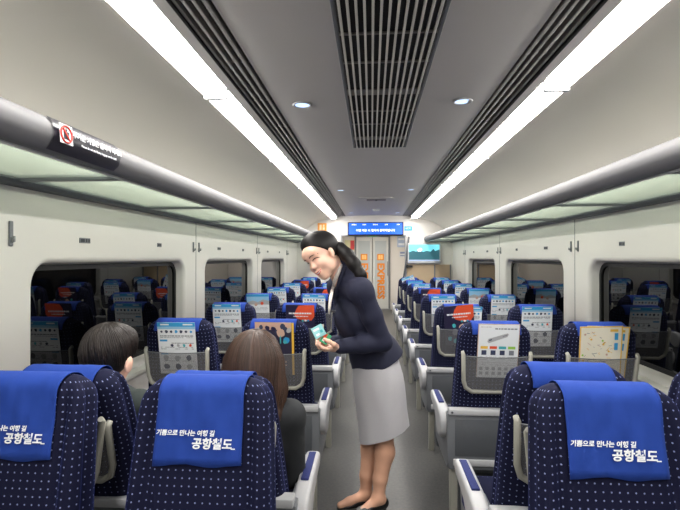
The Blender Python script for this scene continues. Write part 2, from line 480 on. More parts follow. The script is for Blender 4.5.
# labels count the panels the photograph shows
cnt = {-1: 0, 1: 0}
for o in sorted([o for o in COL.objects if o.name.startswith('strip_light')], key=lambda o: o.location.y):
    s = -1 if o.location.x < 0 else 1; side = 'left' if s < 0 else 'right'
    if o.location.y < .5:
        o['label'] = 'white light panel of the %s ceiling strip, behind the camera, %s' % (side, 'over the rear wall' if o.location.y < -1 else 'next to the frame edge')
    else:
        o['label'] = '%s white light panel from the camera in the %s ceiling strip' % (ORD[cnt[s]], side); cnt[s] += 1
for s in (-1, 1):
    o = empty('slot_vent', (s * .60, Y0, CZ))
    tag(o, 'long dark slotted air vent band running beside the %s ceiling light strip' % ('left' if s < 0 else 'right'), 'air vent', 'ceiling slot vents')
    for k, x in enumerate((-.048, -.020, .012, .044)):
        m = MB(); m.box(x - .006, x + .006, .02, Y1 - Y0 - .02, -.018 - .006 * (k if s > 0 else 3 - k) * 0, .012, bev=.002); m.build('bar', SLATM, o)
    cb = MB(); cb.box(-.058, .058, 0, .01, .0, .02); cb = cb.mesh('cross_bar', SLATM)
    for k in range(24):
        c = bpy.data.objects.new('cross_bar', cb); COL.objects.link(c); c.parent = o; c.location = (0, .3 + k * .46, 0)

o = empty('air_grille', (.012, 0, CZ))
tag(o, 'long dark rectangular air return grille with pale bars in the middle of the ceiling', 'air grille')
GY0, GY1, GW = .1, 3.30, .187
m = MB()
m.box(-GW, -GW + .014, GY0, GY1, -.012, .004, bev=.003); m.box(GW - .014, GW, GY0, GY1, -.012, .004, bev=.003)
m.box(-GW, GW, GY1 - .016, GY1, -.012, .004, bev=.003); m.box(-GW, GW, GY0, GY0 + .016, -.012, .004, bev=.003)
m.build('frame', PANELD, o)
m = MB(); m.box(-GW + .012, GW - .012, GY0 + .01, GY1 - .01, -.0035, -.0015); m.build('dark_well', DARKM, o)
for k in range(13):
    x = -GW + .027 + k * (2 * GW - .054) / 12
    m = MB(); m.box(x - .0042, x + .0042, GY0 + .014, GY1 - .014, -.022, -.010, bev=.0015); m.build('bar', SLATL, o)
for y in (.6, .9, 1.62, 1.86, 2.48, 2.72):
    m = MB(); m.box(-GW + .014, GW - .014, y - .005, y + .005, -.012, -.005); m.build('cross_rod', SLATM, o)
for y in (1.36, 2.2, 3.05):
    m = MB(); m.box(-GW + .014, GW - .014, y - .035, y + .035, -.0095, -.004); m.build('cross_plate', SLATM, o)

k = 0
for y in (2.36, 5.38, 8.1):
    for x in (-.405, .415):
        o = empty('downlight', (x, y, CZ - .004))
        tag(o, 'small round bluish downlight in the %s half of the ceiling, %s pair from the camera' % ('left' if x < 0 else 'right', ORD[int(y // 2.7)]), 'downlight', 'round ceiling downlights')
        m = MB()
        m.tube([(.044 * math.cos(2 * math.pi * i / 24), .044 * math.sin(2 * math.pi * i / 24), -.003) for i in range(24)], .006, 8, closed=True)
        m.build('bezel', SHELL, o)
        m = MB(); m.disc(0, 0, .042, -.004, n=24); f = m.bm.faces[:] if False else None
        m.build('lens', mat('cool_downlight', (190, 215, 255), .3, emit=.8), o)
o = empty('ceiling_hatch', (.02, 6.25, CZ - .002))
tag(o, 'pale rectangular service hatch in the ceiling before the end display', 'ceiling hatch')
m = MB(); m.box(-.24, .24, -.20, .20, -.012, 0, bev=.004); m.build('panel', CEILM, o)
m = MB(); m.box(-.13, .13, -.1, .1, -.016, -.012, bev=.002); m.build('vent_plate', mat('hatch_vent', (128, 122, 118), .5, noise=.05), o)
m = MB(); m.box(-.012, .012, -.03, .03, -.02, -.016); m.build('latch', DARKM, o)
o = empty('ceiling_sensor', (.03, 7.6, CZ - .002))
tag(o, 'small round white sensor on the ceiling near the end display', 'sensor')
m = MB(); m.tube([(0, 0, 0), (0, 0, -.02), (0, 0, -.035)], [.06, .055, .03], 20); m.build('housing', SHELL, o)

# ------------------------------------------------------------------ luggage racks
RZ = 1.762
def rack(s):
    side = 'left' if s < 0 else 'right'
    o = empty('luggage_rack', (s * WX, Y0, RZ))
    tag(o, 'overhead luggage rack on the %s wall with grey rail and pale green glass shelf' % side, 'luggage rack', 'overhead luggage racks')
    L = Y1 - Y0 - .02
    def P(x, z): return (-s * x, z)           # x measured inwards from the wall
    nose = [(.468, -.004), (.478, -.012), (.50, -.008), (.519, .012), (.527, .04), (.520, .066), (.502, .084), (.482, .091), (.468, .086)]
    m = MB(); m.prism([P(*p) for p in nose], .0, L, 'y'); m.build('rail', RAILM, o, smooth=50)
    m = MB(); m.prism([P(.452, -.014), P(.474, -.014), P(.474, -.002), P(.452, .02)], 0, L, 'y'); m.build('rail_lip', SHELL, o)
    m = MB(); m.prism([P(0, -.03), P(.035, -.024), P(.045, -.008), P(.04, .01), P(0, .012)], 0, L, 'y'); m.build('wall_bracket_strip', PANELD, o, smooth=40)
    y = 1.72 - 1.05 * 4 - Y0
    k = 0
    while y < L:
        a = max(y, .02); b = min(y + 1.05, L)
        if b - a > .1:
            m = MB(); m.box(min(-s * .04, -s * .46), max(-s * .04, -s * .46), a + .012, b - .012, .0, .008); m.build('shelf_panel', FROST, o)
            m = MB(); m.box(min(-s * .03, -s * .47), max(-s * .03, -s * .47), b - .016, b + .016, -.012, .012, bev=.003); m.build('bracket', PANELG, o)
        y += 1.05
    return o
rackL = rack(-1); rackR = rack(1)
# warning sticker on the left rail
yst0, yst1 = 1.225, 1.565
m = MB()
P = []
nose = [(.5045, -.006), (.5235, .012), (.5305, .04), (.5235, .068), (.504, .087)]
for y in (yst0, yst1): P.append([(x, y - Y0, z) for x, z in nose])
m.grid(P)
st = m.build('warning_sticker', mat('charcoal_sticker', (38, 38, 48), .35, noise=.03), rackL)
T = Matrix.Translation((.5318, yst0 - Y0, .042)) @ Matrix(((0, -.08, .997, 0), (1, 0, 0, 0), (0, .997, .08, 0), (0, 0, 0, 1)))   # x along the rail, y up, z towards the aisle
m = MB(); m.rect(.014, -.027, .070, .029, .004); m.build('symbol_ground', WHITE, st, T)
m = MB(); m.tube([(.042 + .024 * math.cos(2 * math.pi * i / 20), .001 + .024 * math.sin(2 * math.pi * i / 20), .005) for i in range(20)], .003, 6, closed=True)
m.tube([(.026, .019, .005), (.058, -.017, .005)], .0022, 6); m.build('red_ring', mat('red_print', (214, 50, 40), .5, noise=.02), st, T)
m = MB(); m.rect(.030, -.014, .054, .009, .0045); m.rect(.037, .009, .047, .016, .0045); m.build('bag_symbol', BLACK, st, T)
text('lettering', '무거운 가방은 올리지 마세요', .0225, TEXTW, st, T @ Matrix.Translation((.205, .008, .0045)), thick=.0003)
text('small_lettering', 'Please do not put heavy baggage on the shelf', .0105, TEXTW, st, T @ Matrix.Translation((.205, -.016, .0045)))

# ------------------------------------------------------------------ small wall fittings
def wall_local(s, y, z):
    """matrix: local x along the coach as read from inside, y up, z off the wall"""
    if s < 0: return Matrix(((0, 0, 1, -WX), (1, 0, 0, y), (0, 1, 0, z), (0, 0, 0, 1)))
    return Matrix(((0, 0, -1, WX), (-1, 0, 0, y), (0, 1, 0, z), (0, 0, 0, 1)))
def number_plate(s, y, z, w, lab):
    o = empty('seat_number_plate'); o.matrix_world = wall_local(s, y, z)
    tag(o, lab, 'number plate', 'seat number plates above the windows')
    m = MB(); m.box(-w / 2, w / 2, -.013, .013, 0, .004, bev=.002); m.build('plate', PANELG, o)
    m = MB()
    m.rect(-w * .42, -.008, -w * .05, .008, .0046, 0); m.rect(w * .02, -.008, w * .2, .008, .0046, 0); m.rect(w * .26, -.008, w * .42, .008, .0046, 0)
    m.build('numerals', BLACK, o)
def coat_hook(s, y, z, lab, h=.055):
    o = empty('coat_hook'); o.matrix_world = wall_local(s, y, z)
    tag(o, lab, 'coat hook', 'coat hooks on the side walls')
    m = MB(); m.box(-.010, .010, -h, h, 0, .008, bev=.004); m.build('plate', PANELG, o)
    m = MB(); m.tube([(0, -h * .3, .006), (0, -h * .7, .012), (0, -h * .6, .018), (0, -h * .2, .018)], .0045); m.build('hook', STEEL, o)
for s, st_ in ((-1, LSTART), (1, RSTART)):
    side = 'left' if s < 0 else 'right'
    for k in range(0, 3):
        a = st_ + k * PER
        for q, (dy, w) in enumerate(((.34, .085), (1.14, .06))):
            number_plate(s, a + dy, 1.535, w, 'grey number plate over the %s end of the %s window from the camera, %s wall' % ('near' if q == 0 else 'far', ORD[k], side))
        for q, dy in enumerate((WL + .165, WL + .285)):
            coat_hook(s, a + dy, 1.535, 'dark coat hook on the %s wall, %s one of the pair past the %s window' % (side, 'nearer' if q == 0 else 'farther', ORD[k]), .04)
coat_hook(-1, 1.71, 1.545, 'tall dark coat hook on the left wall near the rack sticker', .05)

# ------------------------------------------------------------------ end wall fittings
def yz(x, y, z): return Matrix.Translation((x, y, z)) @ Matrix.Rotation(R(90), 4, 'X')
o = empty('information_display', (.03, Y1, 1.995)); o['label'] = 'wide blue information display with white writing over the vestibule opening'; o['category'] = 'display'
m = MB(); m.box(-.52, .52, -.07, 0, -.125, .125, bev=.01); m.build('housing', RUBBER, o)
SCR = mat('blue_screen', (10, 84, 206), .3, emit=.62)
m = MB(); m.box(-.50, .50, -.074, -.069, -.105, .108); sc_ = m.build('screen', SCR, o)
SW = mat('screen_white', (240, 246, 255), .3, emit=.6)
text('lettering', '이번 역은 이 열차의 종착역입니다', .052, SW, sc_, yz(0, -.075, -.035), thick=.0015)
for x, b in ((-.40, '공항철도'), (-.21, '서울역'), (0.0, '열차번호'), (.2, '1호차'), (.42, '12:08')): text('small_lettering', b, .026, SW, sc_, yz(x, -.075, .075), thick=.0006)

o = empty('television', (.93, Y1 - .06, 1.545)); tag(o, 'flat television showing a pale sky over dark hills on the end partition', 'television')
m = MB(); m.box(-.305, .305, -.025, .02, -.20, .175, bev=.012); m.build('housing', SHELL, o)
m = MB(); m.box(-.03, .03, .02, .06, -.06, .06); m.build('wall_mount', PANELD, o)
m = MB(); m.rect(-.28, -.13, .28, .15)
sc_ = m.build('screen', mat('screen_sky', (110, 200, 214), .3, emit=.55), o, yz(0, -.026, 0))
m = MB()
pts = [(-.28, -.13), (.28, -.13), (.28, .06), (.20, .03), (.17, .07), (.12, .02), (.05, .035), (-.02, .015), (-.08, .05), (-.15, .02), (-.2, .04), (-.28, .01)]
m.poly(pts, .0006); m.build('hills', mat('screen_hills', (44, 92, 104), .3, emit=.35), sc_)
m = MB(); m.disc(-.07, .055, .035, .0008); m.disc(-.1, .045, .025, .001); m.build('cloud', mat('screen_cloud', (225, 240, 242), .3, emit=.5), sc_)
m = MB(); m.rect(-.28, -.155, .28, -.13, .0005); cp = m.build('caption_bar', mat('screen_caption', (150, 170, 200), .3, emit=.35), sc_)

def plain_sign(name, cat, lab, x, y, z, w, h, rgb, marks, body=None, size=.03, textm=None):
    o = empty(name, (x, y, z)); tag(o, lab, cat)
    m = MB(); m.box(-w / 2, w / 2, -.006, 0, -h / 2, h / 2, bev=.002); m.build('plate', mat(name + '_' + '_'.join(map(str, rgb)), rgb, .5, noise=.02), o)
    if marks:
        m = MB()
        for r in marks: m.rect(*r[:4], .0)
        m.build('symbol', mat('mark_' + '_'.join(map(str, marks[0][4])), marks[0][4], .5, noise=.02), o, yz(0, -.0068, 0))
    if body: text('lettering', body, size, textm or TEXTW, o, yz(0, -.007, 0))
    return o
Yw = Y1
plain_sign('notice_sign', 'sign', 'orange square notice sign with pale figure left of the blue display', -.98, Yw, 2.03, .17, .16, (240, 158, 66),
           [(-.05, -.05, -.01, .05, (250, 222, 180)), (.01, -.05, .05, .0, (250, 222, 180)), (.015, .01, .045, .05, (250, 222, 180))])
plain_sign('car_number_sign', 'sign', 'small light blue sign right of the blue display', .645, Yw, 2.00, .15, .085, (60, 160, 220), None, '4호차', .045)
plain_sign('extinguisher_sign', 'sign', 'red and cream notice sign on the wall left of the end doors', -.66, YV, 1.81, .28, .28, (214, 210, 170),
           [(.02, -.13, .13, .13, (214, 66, 66))])
plain_sign('route_map', 'sign', 'pale blue route map poster on the wall right of the end doors', .86, YV, 1.90, .36, .30, (178, 196, 224),
           [(-.15, -.1, .15, -.04, (235, 240, 248)), (-.15, .05, .1, .1, (235, 240, 248))])
plain_sign('safety_notice', 'sign', 'white notice with grey writing below the route map by the end doors', .86, YV, 1.55, .26, .17, (214, 216, 218),
           [(-.1, .02, .1, .06, (90, 110, 160)), (-.1, -.05, .06, -.03, (90, 110, 160))])
o = empty('grab_rail', (.60, Y1 - .05, 0)); tag(o, 'dark slanting grab rail on the right edge of the vestibule opening', 'grab rail')
m = MB(); m.tube([(.055, .03, 1.84), (.05, 0, 1.80), (.02, -.02, 1.5), (-.03, -.02, 1.2), (-.075, -.02, .9), (-.08, .03, .86)], .016); m.build('rail', PANELD, o)
m = MB(); m.box(.0, .12, -.03, .05, 1.275, 1.31, bev=.008); m.tube([(.02, -.04, 1.293), (.02, -.01, 1.293)], .03, 14); m.build('bracket', DARKM, o)
# ------------------------------------------------------------------ seats
TH = R(9.5); SZ0 = .40; SL = .707
ST, CT = math.sin(TH), math.cos(TH)
PLANE = Matrix(((1, 0, 0, 0), (0, -ST, -CT, 0), (0, CT, -ST, SZ0), (0, 0, 0, 1)))     # (x, s along the back, d behind it)
FLIP = PLANE @ Matrix(((-1, 0, 0, 0), (0, 1, 0, 0), (0, 0, -1, 0), (0, 0, 0, 1)))      # seen from the front: x to the right, s up, d towards the sitter
def half_thick(s):
    t = .078 - .020 * min(1, max(0, s / SL))
    c = SL - .045
    if s > c: t *= math.sqrt(max(.0, 1 - ((s - c) / .045) ** 2))
    return t
def half_width(s):
    w = .217 - .030 * (max(0, s) / SL) ** 1.5
    rc = .075
    if s > SL - rc: w -= rc * (1 - math.sqrt(max(0, 1 - ((s - (SL - rc)) / rc) ** 2)))
    return w
def backrest_mesh():
    N = 88
    ss = [0, .01, .03] + [.06 + .06 * i for i in range(10)] + [SL - .075 * (1 - math.sin(R(a))) for a in (6, 20, 34, 47, 58, 68, 76, 83, 87.5)]
    ss = sorted(set(x for x in ss if x <= SL - .0001))
    def ring(s):
        hw, th = half_width(s), max(half_thick(s), .003)
        out = []
        for k in range(N):
            a = 2 * math.pi * k / N
            c, q = math.cos(a), math.sin(a)
            x = hw * math.copysign(abs(c) ** (2 / 5.), c); d = th * math.copysign(abs(q) ** (2 / 3.2), q)
            if d < 0:                                  # front: side bolsters with a seam groove
                u = abs(x) / .205
                b = min(1, max(0, (u - .70) / .16)); b = b * b * (3 - 2 * b)
                fade = min(1, max(0, (SL - s) / .12))
                d -= .026 * b * fade * abs(q) ** .4
                d += .012 * math.exp(-((u - .68) / .035) ** 2) * fade
            x -= math.copysign(.013 * math.exp(-((d + .02) / .011) ** 2) * min(1, max(0, (SL - s) / .06)), x) if abs(x) > hw * .9 else 0
            out.append((x, s, d))
        return out
    P = [ring(s) for s in ss]
    ref = ring(.4); arc = [0]
    for k in range(N): arc.append(arc[-1] + (Vector(ref[(k + 1) % N]) - Vector(ref[k])).length)
    uvs = [[(arc[k], s) for k in range(N + 1)] for s in ss]
    m = MB(); V = m.grid([[PLANE @ Vector(p) for p in row] for row in P], uvs, closed_u=True, flip=True)
    m.bm.faces.new(V[0]); f = m.bm.faces.new(V[-1][::-1]); f.smooth = True
    bmesh.ops.recalc_face_normals(m.bm, faces=m.bm.faces[:])
    return m.mesh('backrest', FAB)
def cover_mesh(front_s, rear_s, hw, wav):
    off = .0045; path = []
    for i in range(10): s = front_s + (SL - .045 - front_s) * i / 9; path.append((s, -half_thick(min(s, SL - .046)) - off))
    tt = half_thick(SL - .046)
    for a in range(15, 180, 15): path.append((SL - .045 + (.045 + off) * math.sin(R(a)), -(tt + off) * math.cos(R(a))))
    for i in range(4): s = SL - .045 + (rear_s - SL + .045) * i / 3; path.append((s, half_thick(min(s, SL - .046)) + off))
    nx = 26; P = []
    for i, (s, d) in enumerate(path):
        row = []
        for j in range(nx + 1):
            t = j / nx * 2 - 1
            w = hw * (1 + .012 * (i < 4) * (3 - i) / 3)
            ripple = wav * (math.sin(t * 7 + s * 9) * .6 + math.sin(t * 13 - s * 22 + 1) * .4 + .5 * math.sin(t * 3.1 + s * 40))
            k = max(0, 1 - abs(s - (SL - .10)) / .25)
            dd = d + (-1 if d < 0 else 1) * (abs(ripple) * (.3 + .9 * k))
            row.append(PLANE @ Vector((t * w, s + .004 * math.sin(t * 5) * (i < 1), dd)))
        P.append(row)
    m = MB(); m.grid(P)
    bmesh.ops.recalc_face_normals(m.bm, faces=m.bm.faces[:])
    return m.mesh('headrest_cover', COVER)
ME = {}
ME['backrest'] = backrest_mesh()
ME['cover'] = cover_mesh(.44, .660, .128, .003)
ME['cover_front'] = cover_mesh(.475, .655, .123, .005)
m = MB()
m.box(-.225, .225, .03, .50, .33, .46, bev=.045, seg=4)
ME['seat_cushion'] = m.mesh('seat_cushion', FAB, 40)
m = MB()                                               # U frame of the pocket
s0, s1, hx = .345, .565, .170
pts = [(-hx - .008, s1, .070), (-hx - .006, s1 - .01, .084), (-hx, s0 + .06, .086), (-hx + .012, s0 + .022, .086), (-hx + .045, s0, .086)]
pts = pts + [(-x, s, d) for x, s, d in pts[::-1]]
m.tube([PLANE @ Vector(p) for p in pts], [.009, .0115, .0115, .0115, .0115, .0115, .0115, .0115, .0115, .009], 10)
ME['pocket_frame'] = m.mesh('pocket_frame', POCKETF)
m = MB(); P = []; U = []
for i in range(9):
    s = s0 + (s1 - .018 - s0) * i / 8
    w = hx - (.04 if i == 0 else .012 if i == 1 else .0)
    P.append([PLANE @ Vector((t * w, s - .006 * (1 - t * t) * (i == 8), .088 + .006 * (1 - t * t))) for t in [j / 8 - 1 for j in range(17)]])
    U.append([(t * w, s) for t in [j / 8 - 1 for j in range(17)]])
m.grid(P, U, flip=True); ME['pocket_net'] = m.mesh('pocket_net', NET)
m = MB(); m.tube([PLANE @ Vector((t * hx, s1 - .018 - .006 * (1 - t * t), .088 + .006 * (1 - t * t))) for t in [j / 6 - 1 for j in range(13)]], .003, 6)
ME['pocket_hem'] = m.mesh('pocket_hem', PANELG)
# lower rear shell
m = MB(); m.box(-.248, .248, -.142, -.105, .30, .62, bev=.008)
ME['rear_panel'] = m.mesh('rear_panel', PANELG, 40)
m = MB(); m.box(-.215, .215, -.146, -.140, .375, .575, bev=.003); ME['panel_inset'] = m.mesh('panel_inset', PANELD, 40)
m = MB(); m.box(-.248, .248, -.156, -.10, .598, .630, bev=.006); ME['upper_bar'] = m.mesh('upper_bar', SHELL, 40)
m = MB(); m.box(-.225, .225, -.154, -.138, .325, .36, bev=.005); ME['lower_bar'] = m.mesh('lower_bar', SHELL, 40)
m = MB(); m.tube([(-.232, -.160, .615), (-.232, -.154, .615)], .006, 10); ME['bolt'] = m.mesh('bolt', PANELD)
# pedestal
m = MB(); m.box(-.20, .20, -.05, .42, .24, .33, bev=.015); m.prism([(-.02, 0), (.36, 0), (.33, .25), (.02, .25)], -.17, .17, 'x', bev=.012)
ME['pedestal'] = m.mesh('pedestal', PANELD, 40)
m = MB(); m.prism([(-.10, 0.), (-.06, 0.), (-.06, .30), (-.12, .30)], -.235, -.195, 'x', bev=.005); ME['support'] = m.mesh('support', POCKETF, 40)
# side shroud with rounded lower corner
def side_shroud():
    m = MB()
    poly = [(-.14, .60), (-.14, .36)] + [(-.095 - .045 * math.cos(R(a)), .345 - .045 * math.sin(R(a))) for a in (20, 45, 70, 90)] + \
           [(.24 + .10 * math.sin(R(a)), .40 - .10 * math.cos(R(a))) for a in (0, 25, 50, 75, 90)] + [(.36, .47), (.10, .52), (.03, .60)]
    m.prism(poly, -.256, -.226, 'x', bev=.006); return m.mesh('side_panel', PANELG, 40)
ME['side_panel'] = side_shroud()
def armrest():
    m = MB()
    top = [(-.115, .575), (-.08, .60), (.0, .612), (.24, .618), (.285, .612), (.30, .595)]
    bot = [(.297, .575), (.27, .555), (.18, .545), (.10, .53), (.06, .50), (.03, .465), (-.02, .445), (-.075, .45), (-.11, .49), (-.12, .54)]
    m.prism(top + bot, -.292, -.232, 'x', bev=.014, seg=3); return m.mesh('armrest', SHELL, 45)
ME['armrest'] = armrest()
m = MB(); m.box(-.277, -.247, .02, .262, .604, .6205, bev=.003); ME['arm_pad'] = m.mesh('arm_pad', mat('blue_pad_fabric', (36, 46, 104), .85, noise=.3, nscale=220), 40)
m = MB(); m.box(-.268, -.236, .02, .26, .44, .555, bev=.012); ME['arm_inner'] = m.mesh('arm_inner_pad', MATS['blue_pad_fabric'], 40)

def child(name, me, parent):
    o = bpy.data.objects.new(name, me); COL.objects.link(o); o.parent = parent; return o
def make_seat(front):
    """aisle-side armrest at -x; front = shows its face with a long printed cover"""
    o = empty('passenger_chair')
    child('backrest', ME['backrest'], o)
    c = child('headrest_cover', ME['cover_front' if front else 'cover'], o); c['label'] = 'royal blue cloth headrest cover'
    md = c.modifiers.new('thickness', 'SOLIDIFY'); md.thickness = .002; md.offset = 1
    if front:
        F = FLIP
        zf = .0655
        text('lettering', '기쁨으로 만나는 여행 길', .0165, TEXTW, c, F @ Matrix.Translation((-.036, .560, zf + .010)), shear=.15, thick=.0005)
        text('large_lettering', '공항철도', .031, TEXTW, c, F @ Matrix.Translation((.040, .532, zf + .010)), shear=.12, thick=.0009)
        m = MB(); m.rect(.094, .5205, .106, .5235); m.build('brush_stroke', TEXTW, c, F @ Matrix.Translation((0, 0, zf + .010)))
    child('seat_cushion', ME['seat_cushion'], o)
    f = child('pocket_frame', ME['pocket_frame'], o); child('pocket_net', ME['pocket_net'], f); child('pocket_hem', ME['pocket_hem'], f)
    p = child('rear_panel', ME['rear_panel'], o); child('panel_inset', ME['panel_inset'], p); child('upper_bar', ME['upper_bar'], p); child('lower_bar', ME['lower_bar'], p); child('bolt', ME['bolt'], p)
    child('pedestal', ME['pedestal'], o); child('support', ME['support'], o)
    child('side_panel', ME['side_panel'], o)
    a = child('armrest', ME['armrest'], o); a['label'] = 'light grey armrest with dotted navy pad'; child('arm_pad', ME['arm_pad'], a); child('arm_inner_pad', ME['arm_inner'], a)
    return o
def mirrored(o):
    """the opposite-hand seat: same parts with the armrest side parts at +x"""
    c = copy_tree(o)
    for ch in c.children:
        if ch.name.split('.')[0] in ('side_panel', 'armrest', 'support'):
            for q in [ch] + list(ch.children):
                me = q.data.copy()
                bm = bmesh.new(); bm.from_mesh(me)
                for v in bm.verts: v.co.x *= -1
                bmesh.ops.reverse_faces(bm, faces=bm.faces[:]); bm.to_mesh(me); bm.free(); q.data = me
    return c
def strip_arm(o):
    for ch in list(o.children):
        if ch.name.split('.')[0] in ('armrest', 'side_panel'):
            for q in list(ch.children): bpy.data.objects.remove(q)
            bpy.data.objects.remove(ch)
    return o
PB = {}
PB['fR'] = make_seat(False)                          # faces away, right of the aisle: arm on its left (-x)
PB['fL'] = mirrored(PB['fR'])
PB['fRw'] = strip_arm(copy_tree(PB['fR'])); PB['fLw'] = strip_arm(copy_tree(PB['fL']))
PB['nR'] = make_seat(True)                           # turned round to face the camera; its -x lies towards +x of the coach
PB['nL'] = mirrored(PB['nR'])
PB['nRw'] = strip_arm(copy_tree(PB['nR'])); PB['nLw'] = strip_arm(copy_tree(PB['nL']))
used = set()
def place_seat(kind, x, y, rz, label, group, recline=0.):
    o = PB[kind]
    x += .03 if x > 0 and rz == 0 and y > 2 else 0.
    if kind in used: o = copy_tree(o)
    used.add(kind)
    o.location = (x, y, 0); o.rotation_euler = (0, 0, rz)
    tag(o, label, 'chair', group)
    if recline:
        for ch in o.children:
            if ch.name.split('.')[0] in ('backrest', 'headrest_cover', 'pocket_frame'):
                ch.matrix_local = Matrix.Translation((0, 0, SZ0)) @ Matrix.Rotation(R(recline), 4, 'X') @ Matrix.Translation((0, 0, -SZ0))
    return o

# ---------------------------------------------------------------- leaflets
PW, PH = .216, .300
INK = [mat('sky_blue_print', (52, 158, 216), .5, noise=.02), mat('grey_text_print', (120, 124, 134), .6, noise=.02), mat('dark_figure_print', (52, 60, 88), .6, noise=.02),
       mat('orange_print', (226, 84, 48), .5, noise=.02), mat('yellow_print', (232, 186, 70), .5, noise=.02), mat('teal_print', (70, 176, 186), .5, noise=.02),
       mat('green_print', (150, 200, 80), .5, noise=.02), mat('navy_print', (38, 36, 70), .5, noise=.02), TEXTW, mat('pink_print', (200, 166, 148), .5, noise=.02),
       mat('pale_sky_print', (150, 200, 232), .5, noise=.02), mat('silver_print', (172, 174, 178), .5, noise=.02)]
def words(m, rnd, x0, x1, y, h, mi=1, z=.0, dens=.85):
    x = x0
    while x < x1 - .004:
        w = rnd.uniform(.006, .018); w = min(w, x1 - x)
        if rnd.random() < dens: m.rect(x, y - h / 2, x + w, y + h / 2, z, mi)
        x += w + rnd.uniform(.002, .004)
def blob(m, x, y, r, mi, rnd, z=.0, n=9):
    m.poly([(x + r * rnd.uniform(.75, 1.15) * math.cos(2 * math.pi * k / n), y + r * rnd.uniform(.75, 1.15) * math.sin(2 * math.pi * k / n)) for k in range(n)], z, mi)
def page(w=PW, h=PH, rgb=None):
    m = MB(); m.box(-w / 2, w / 2, -h / 2, h / 2, -.002, .0, bev=.0006, seg=1)
    return m.mesh('page', WHITE if rgb is None else mat('paper_%d_%d_%d' % rgb, rgb, .4, noise=.02))
LEAF = {}
def design(key, page_mesh, prints):
    LEAF[key] = (page_mesh, [(n, m.mesh(n, INK)) for n, m in prints])
rnd = random.Random(4)
# A: white guide with sky blue header, icon rows, text
hd = MB(); hd.rect(-PW / 2, .126, PW / 2, PH / 2, .0006, 0); hd.rect(-PW / 2, .112, PW / 2, .126, .0006, 10); hd.rect(-.09, .134, -.04, .142, .001, 8); hd.rect(.04, .134, .095, .142, .001, 8)
tx = MB()
for y, h in ((.072, .006), (.062, .003), (.030, .004), (.006, .003), (-.004, .003), (-.075, .003), (-.13, .003)): words(tx, rnd, -.095, .095, y, h, 1, .0006)
tx.rect(-.098, .040, -.055, .051, .0008, 0); tx.rect(-.098, -.036, -.055, -.026, .0008, 0)
ic = MB()
for k in range(7): blob(ic, -.085 + k * .028, .097, .0085 * rnd.uniform(.7, 1.2), rnd.choice([2, 2, 9, 0, 2]), rnd, .0006)
for k in range(4): blob(ic, -.03 + k * .035, .017, .009, [2, 11, 5, 3][k], rnd, .0008)
for k in range(3):
    for q in range(2): blob(ic, -.07 + k * .066, -.058 - q * .05, .018, rnd.choice([2, 11, 11, 5]), rnd, .0006)
design('A', page(), [('header_band', hd), ('text_print', tx), ('icon_print', ic)])
# B: navy magazine with an orange speech shape
bl = MB(); bl.poly([(-.01, .145), (.04, .149), (.1075, .149), (.1075, .06), (.085, .03), (.03, .028), (-.025, .045), (-.045, .075), (-.03, .115)], .0006, 3)
wt = MB(); words(wt, random.Random(2), -.085, .085, .085, .012, 8, .0012, 1.); words(wt, random.Random(3), -.05, .06, .062, .007, 8, .0012, 1.)
pc = MB(); pr = random.Random(8)
for k in range(9): blob(pc, pr.uniform(-.08, .08), pr.uniform(-.13, .0), pr.uniform(.015, .03), pr.choice([2, 9, 1, 5]), pr, .0006 + k * .0001)
for k in range(3): blob(pc, .02 + k * .02, .03, .009, [5, 8, 0][k], pr, .0016)
design('B', page(rgb=(42, 38, 66)), [('orange_shape', bl), ('printed_title', wt), ('picture_print', pc)])
# C: cream map sheet edged in yellow
ed = MB(); e = .006
for r in ((-PW / 2, PH / 2 - e, PW / 2, PH / 2), (-PW / 2, -PH / 2, PW / 2, -PH / 2 + e), (-PW / 2, -PH / 2, -PW / 2 + e, PH / 2), (PW / 2 - e, -PH / 2, PW / 2, PH / 2)): ed.rect(*r, .0006, 4)
mp = MB(); pr = random.Random(5)
for k in range(60): a, b = pr.uniform(-.09, .06), pr.uniform(-.13, .12); mp.rect(a, b, a + pr.uniform(.006, .025), b + .0025, .0006, pr.choice([1, 11, 4, 9]), pr.uniform(-.9, .9))
for k in range(10): blob(mp, pr.uniform(-.09, .05), pr.uniform(-.12, .12), .006, pr.choice([4, 4, 9, 6]), pr, .0008)
mp.rect(.068, .075, .086, .112, .0008, 0); mp.rect(.068, .02, .086, .058, .0008, 0); mp.rect(.045, .12, .085, .133, .0008, 4)
design('C', page(rgb=(236, 230, 212)), [('yellow_edge', ed), ('printed_map', mp)])
# D: white leaflet with a silver train and four colour tabs
tr = MB(); tr.poly([(-.058, .052), (-.05, .044), (.045, .080), (.052, .094), (.046, .100), (-.052, .068)], .0006, 11); tr.poly([(-.05, .062), (-.036, .067), (-.034, .061), (-.048, .056)], .0010, 2); tr.poly([(.02, .084), (.044, .093), (.046, .089), (.022, .080)], .0010, 1)
tb = MB()
for k, c in enumerate((4, 3, 5, 6)): tb.rect(-.092 + k * .048, .012, -.054 + k * .048, .027, .0006, c)
tx = MB(); pr = random.Random(6)
words(tx, pr, -.02, .095, .124, .007, 1, .0006); words(tx, pr, -.095, -.04, .133, .003, 11, .0006)
for k in range(4):
    tx.rect(-.086 + k * .048, -.022, -.060 + k * .048, .004, .0006, 2 if k < 3 else 1)
    for y in (-.032, -.04, -.048): words(tx, pr, -.092 + k * .048, -.054 + k * .048, y, .002, 11, .0006)
for y in (-.066, -.078): words(tx, pr, -.095, .095, y, .0025, 11, .0006)
for q in range(2):
    for k in range(6): tx.rect(-.094 + k * .033, -.108 - q * .026, -.076 + k * .033, -.090 - q * .026, .0006, 11)
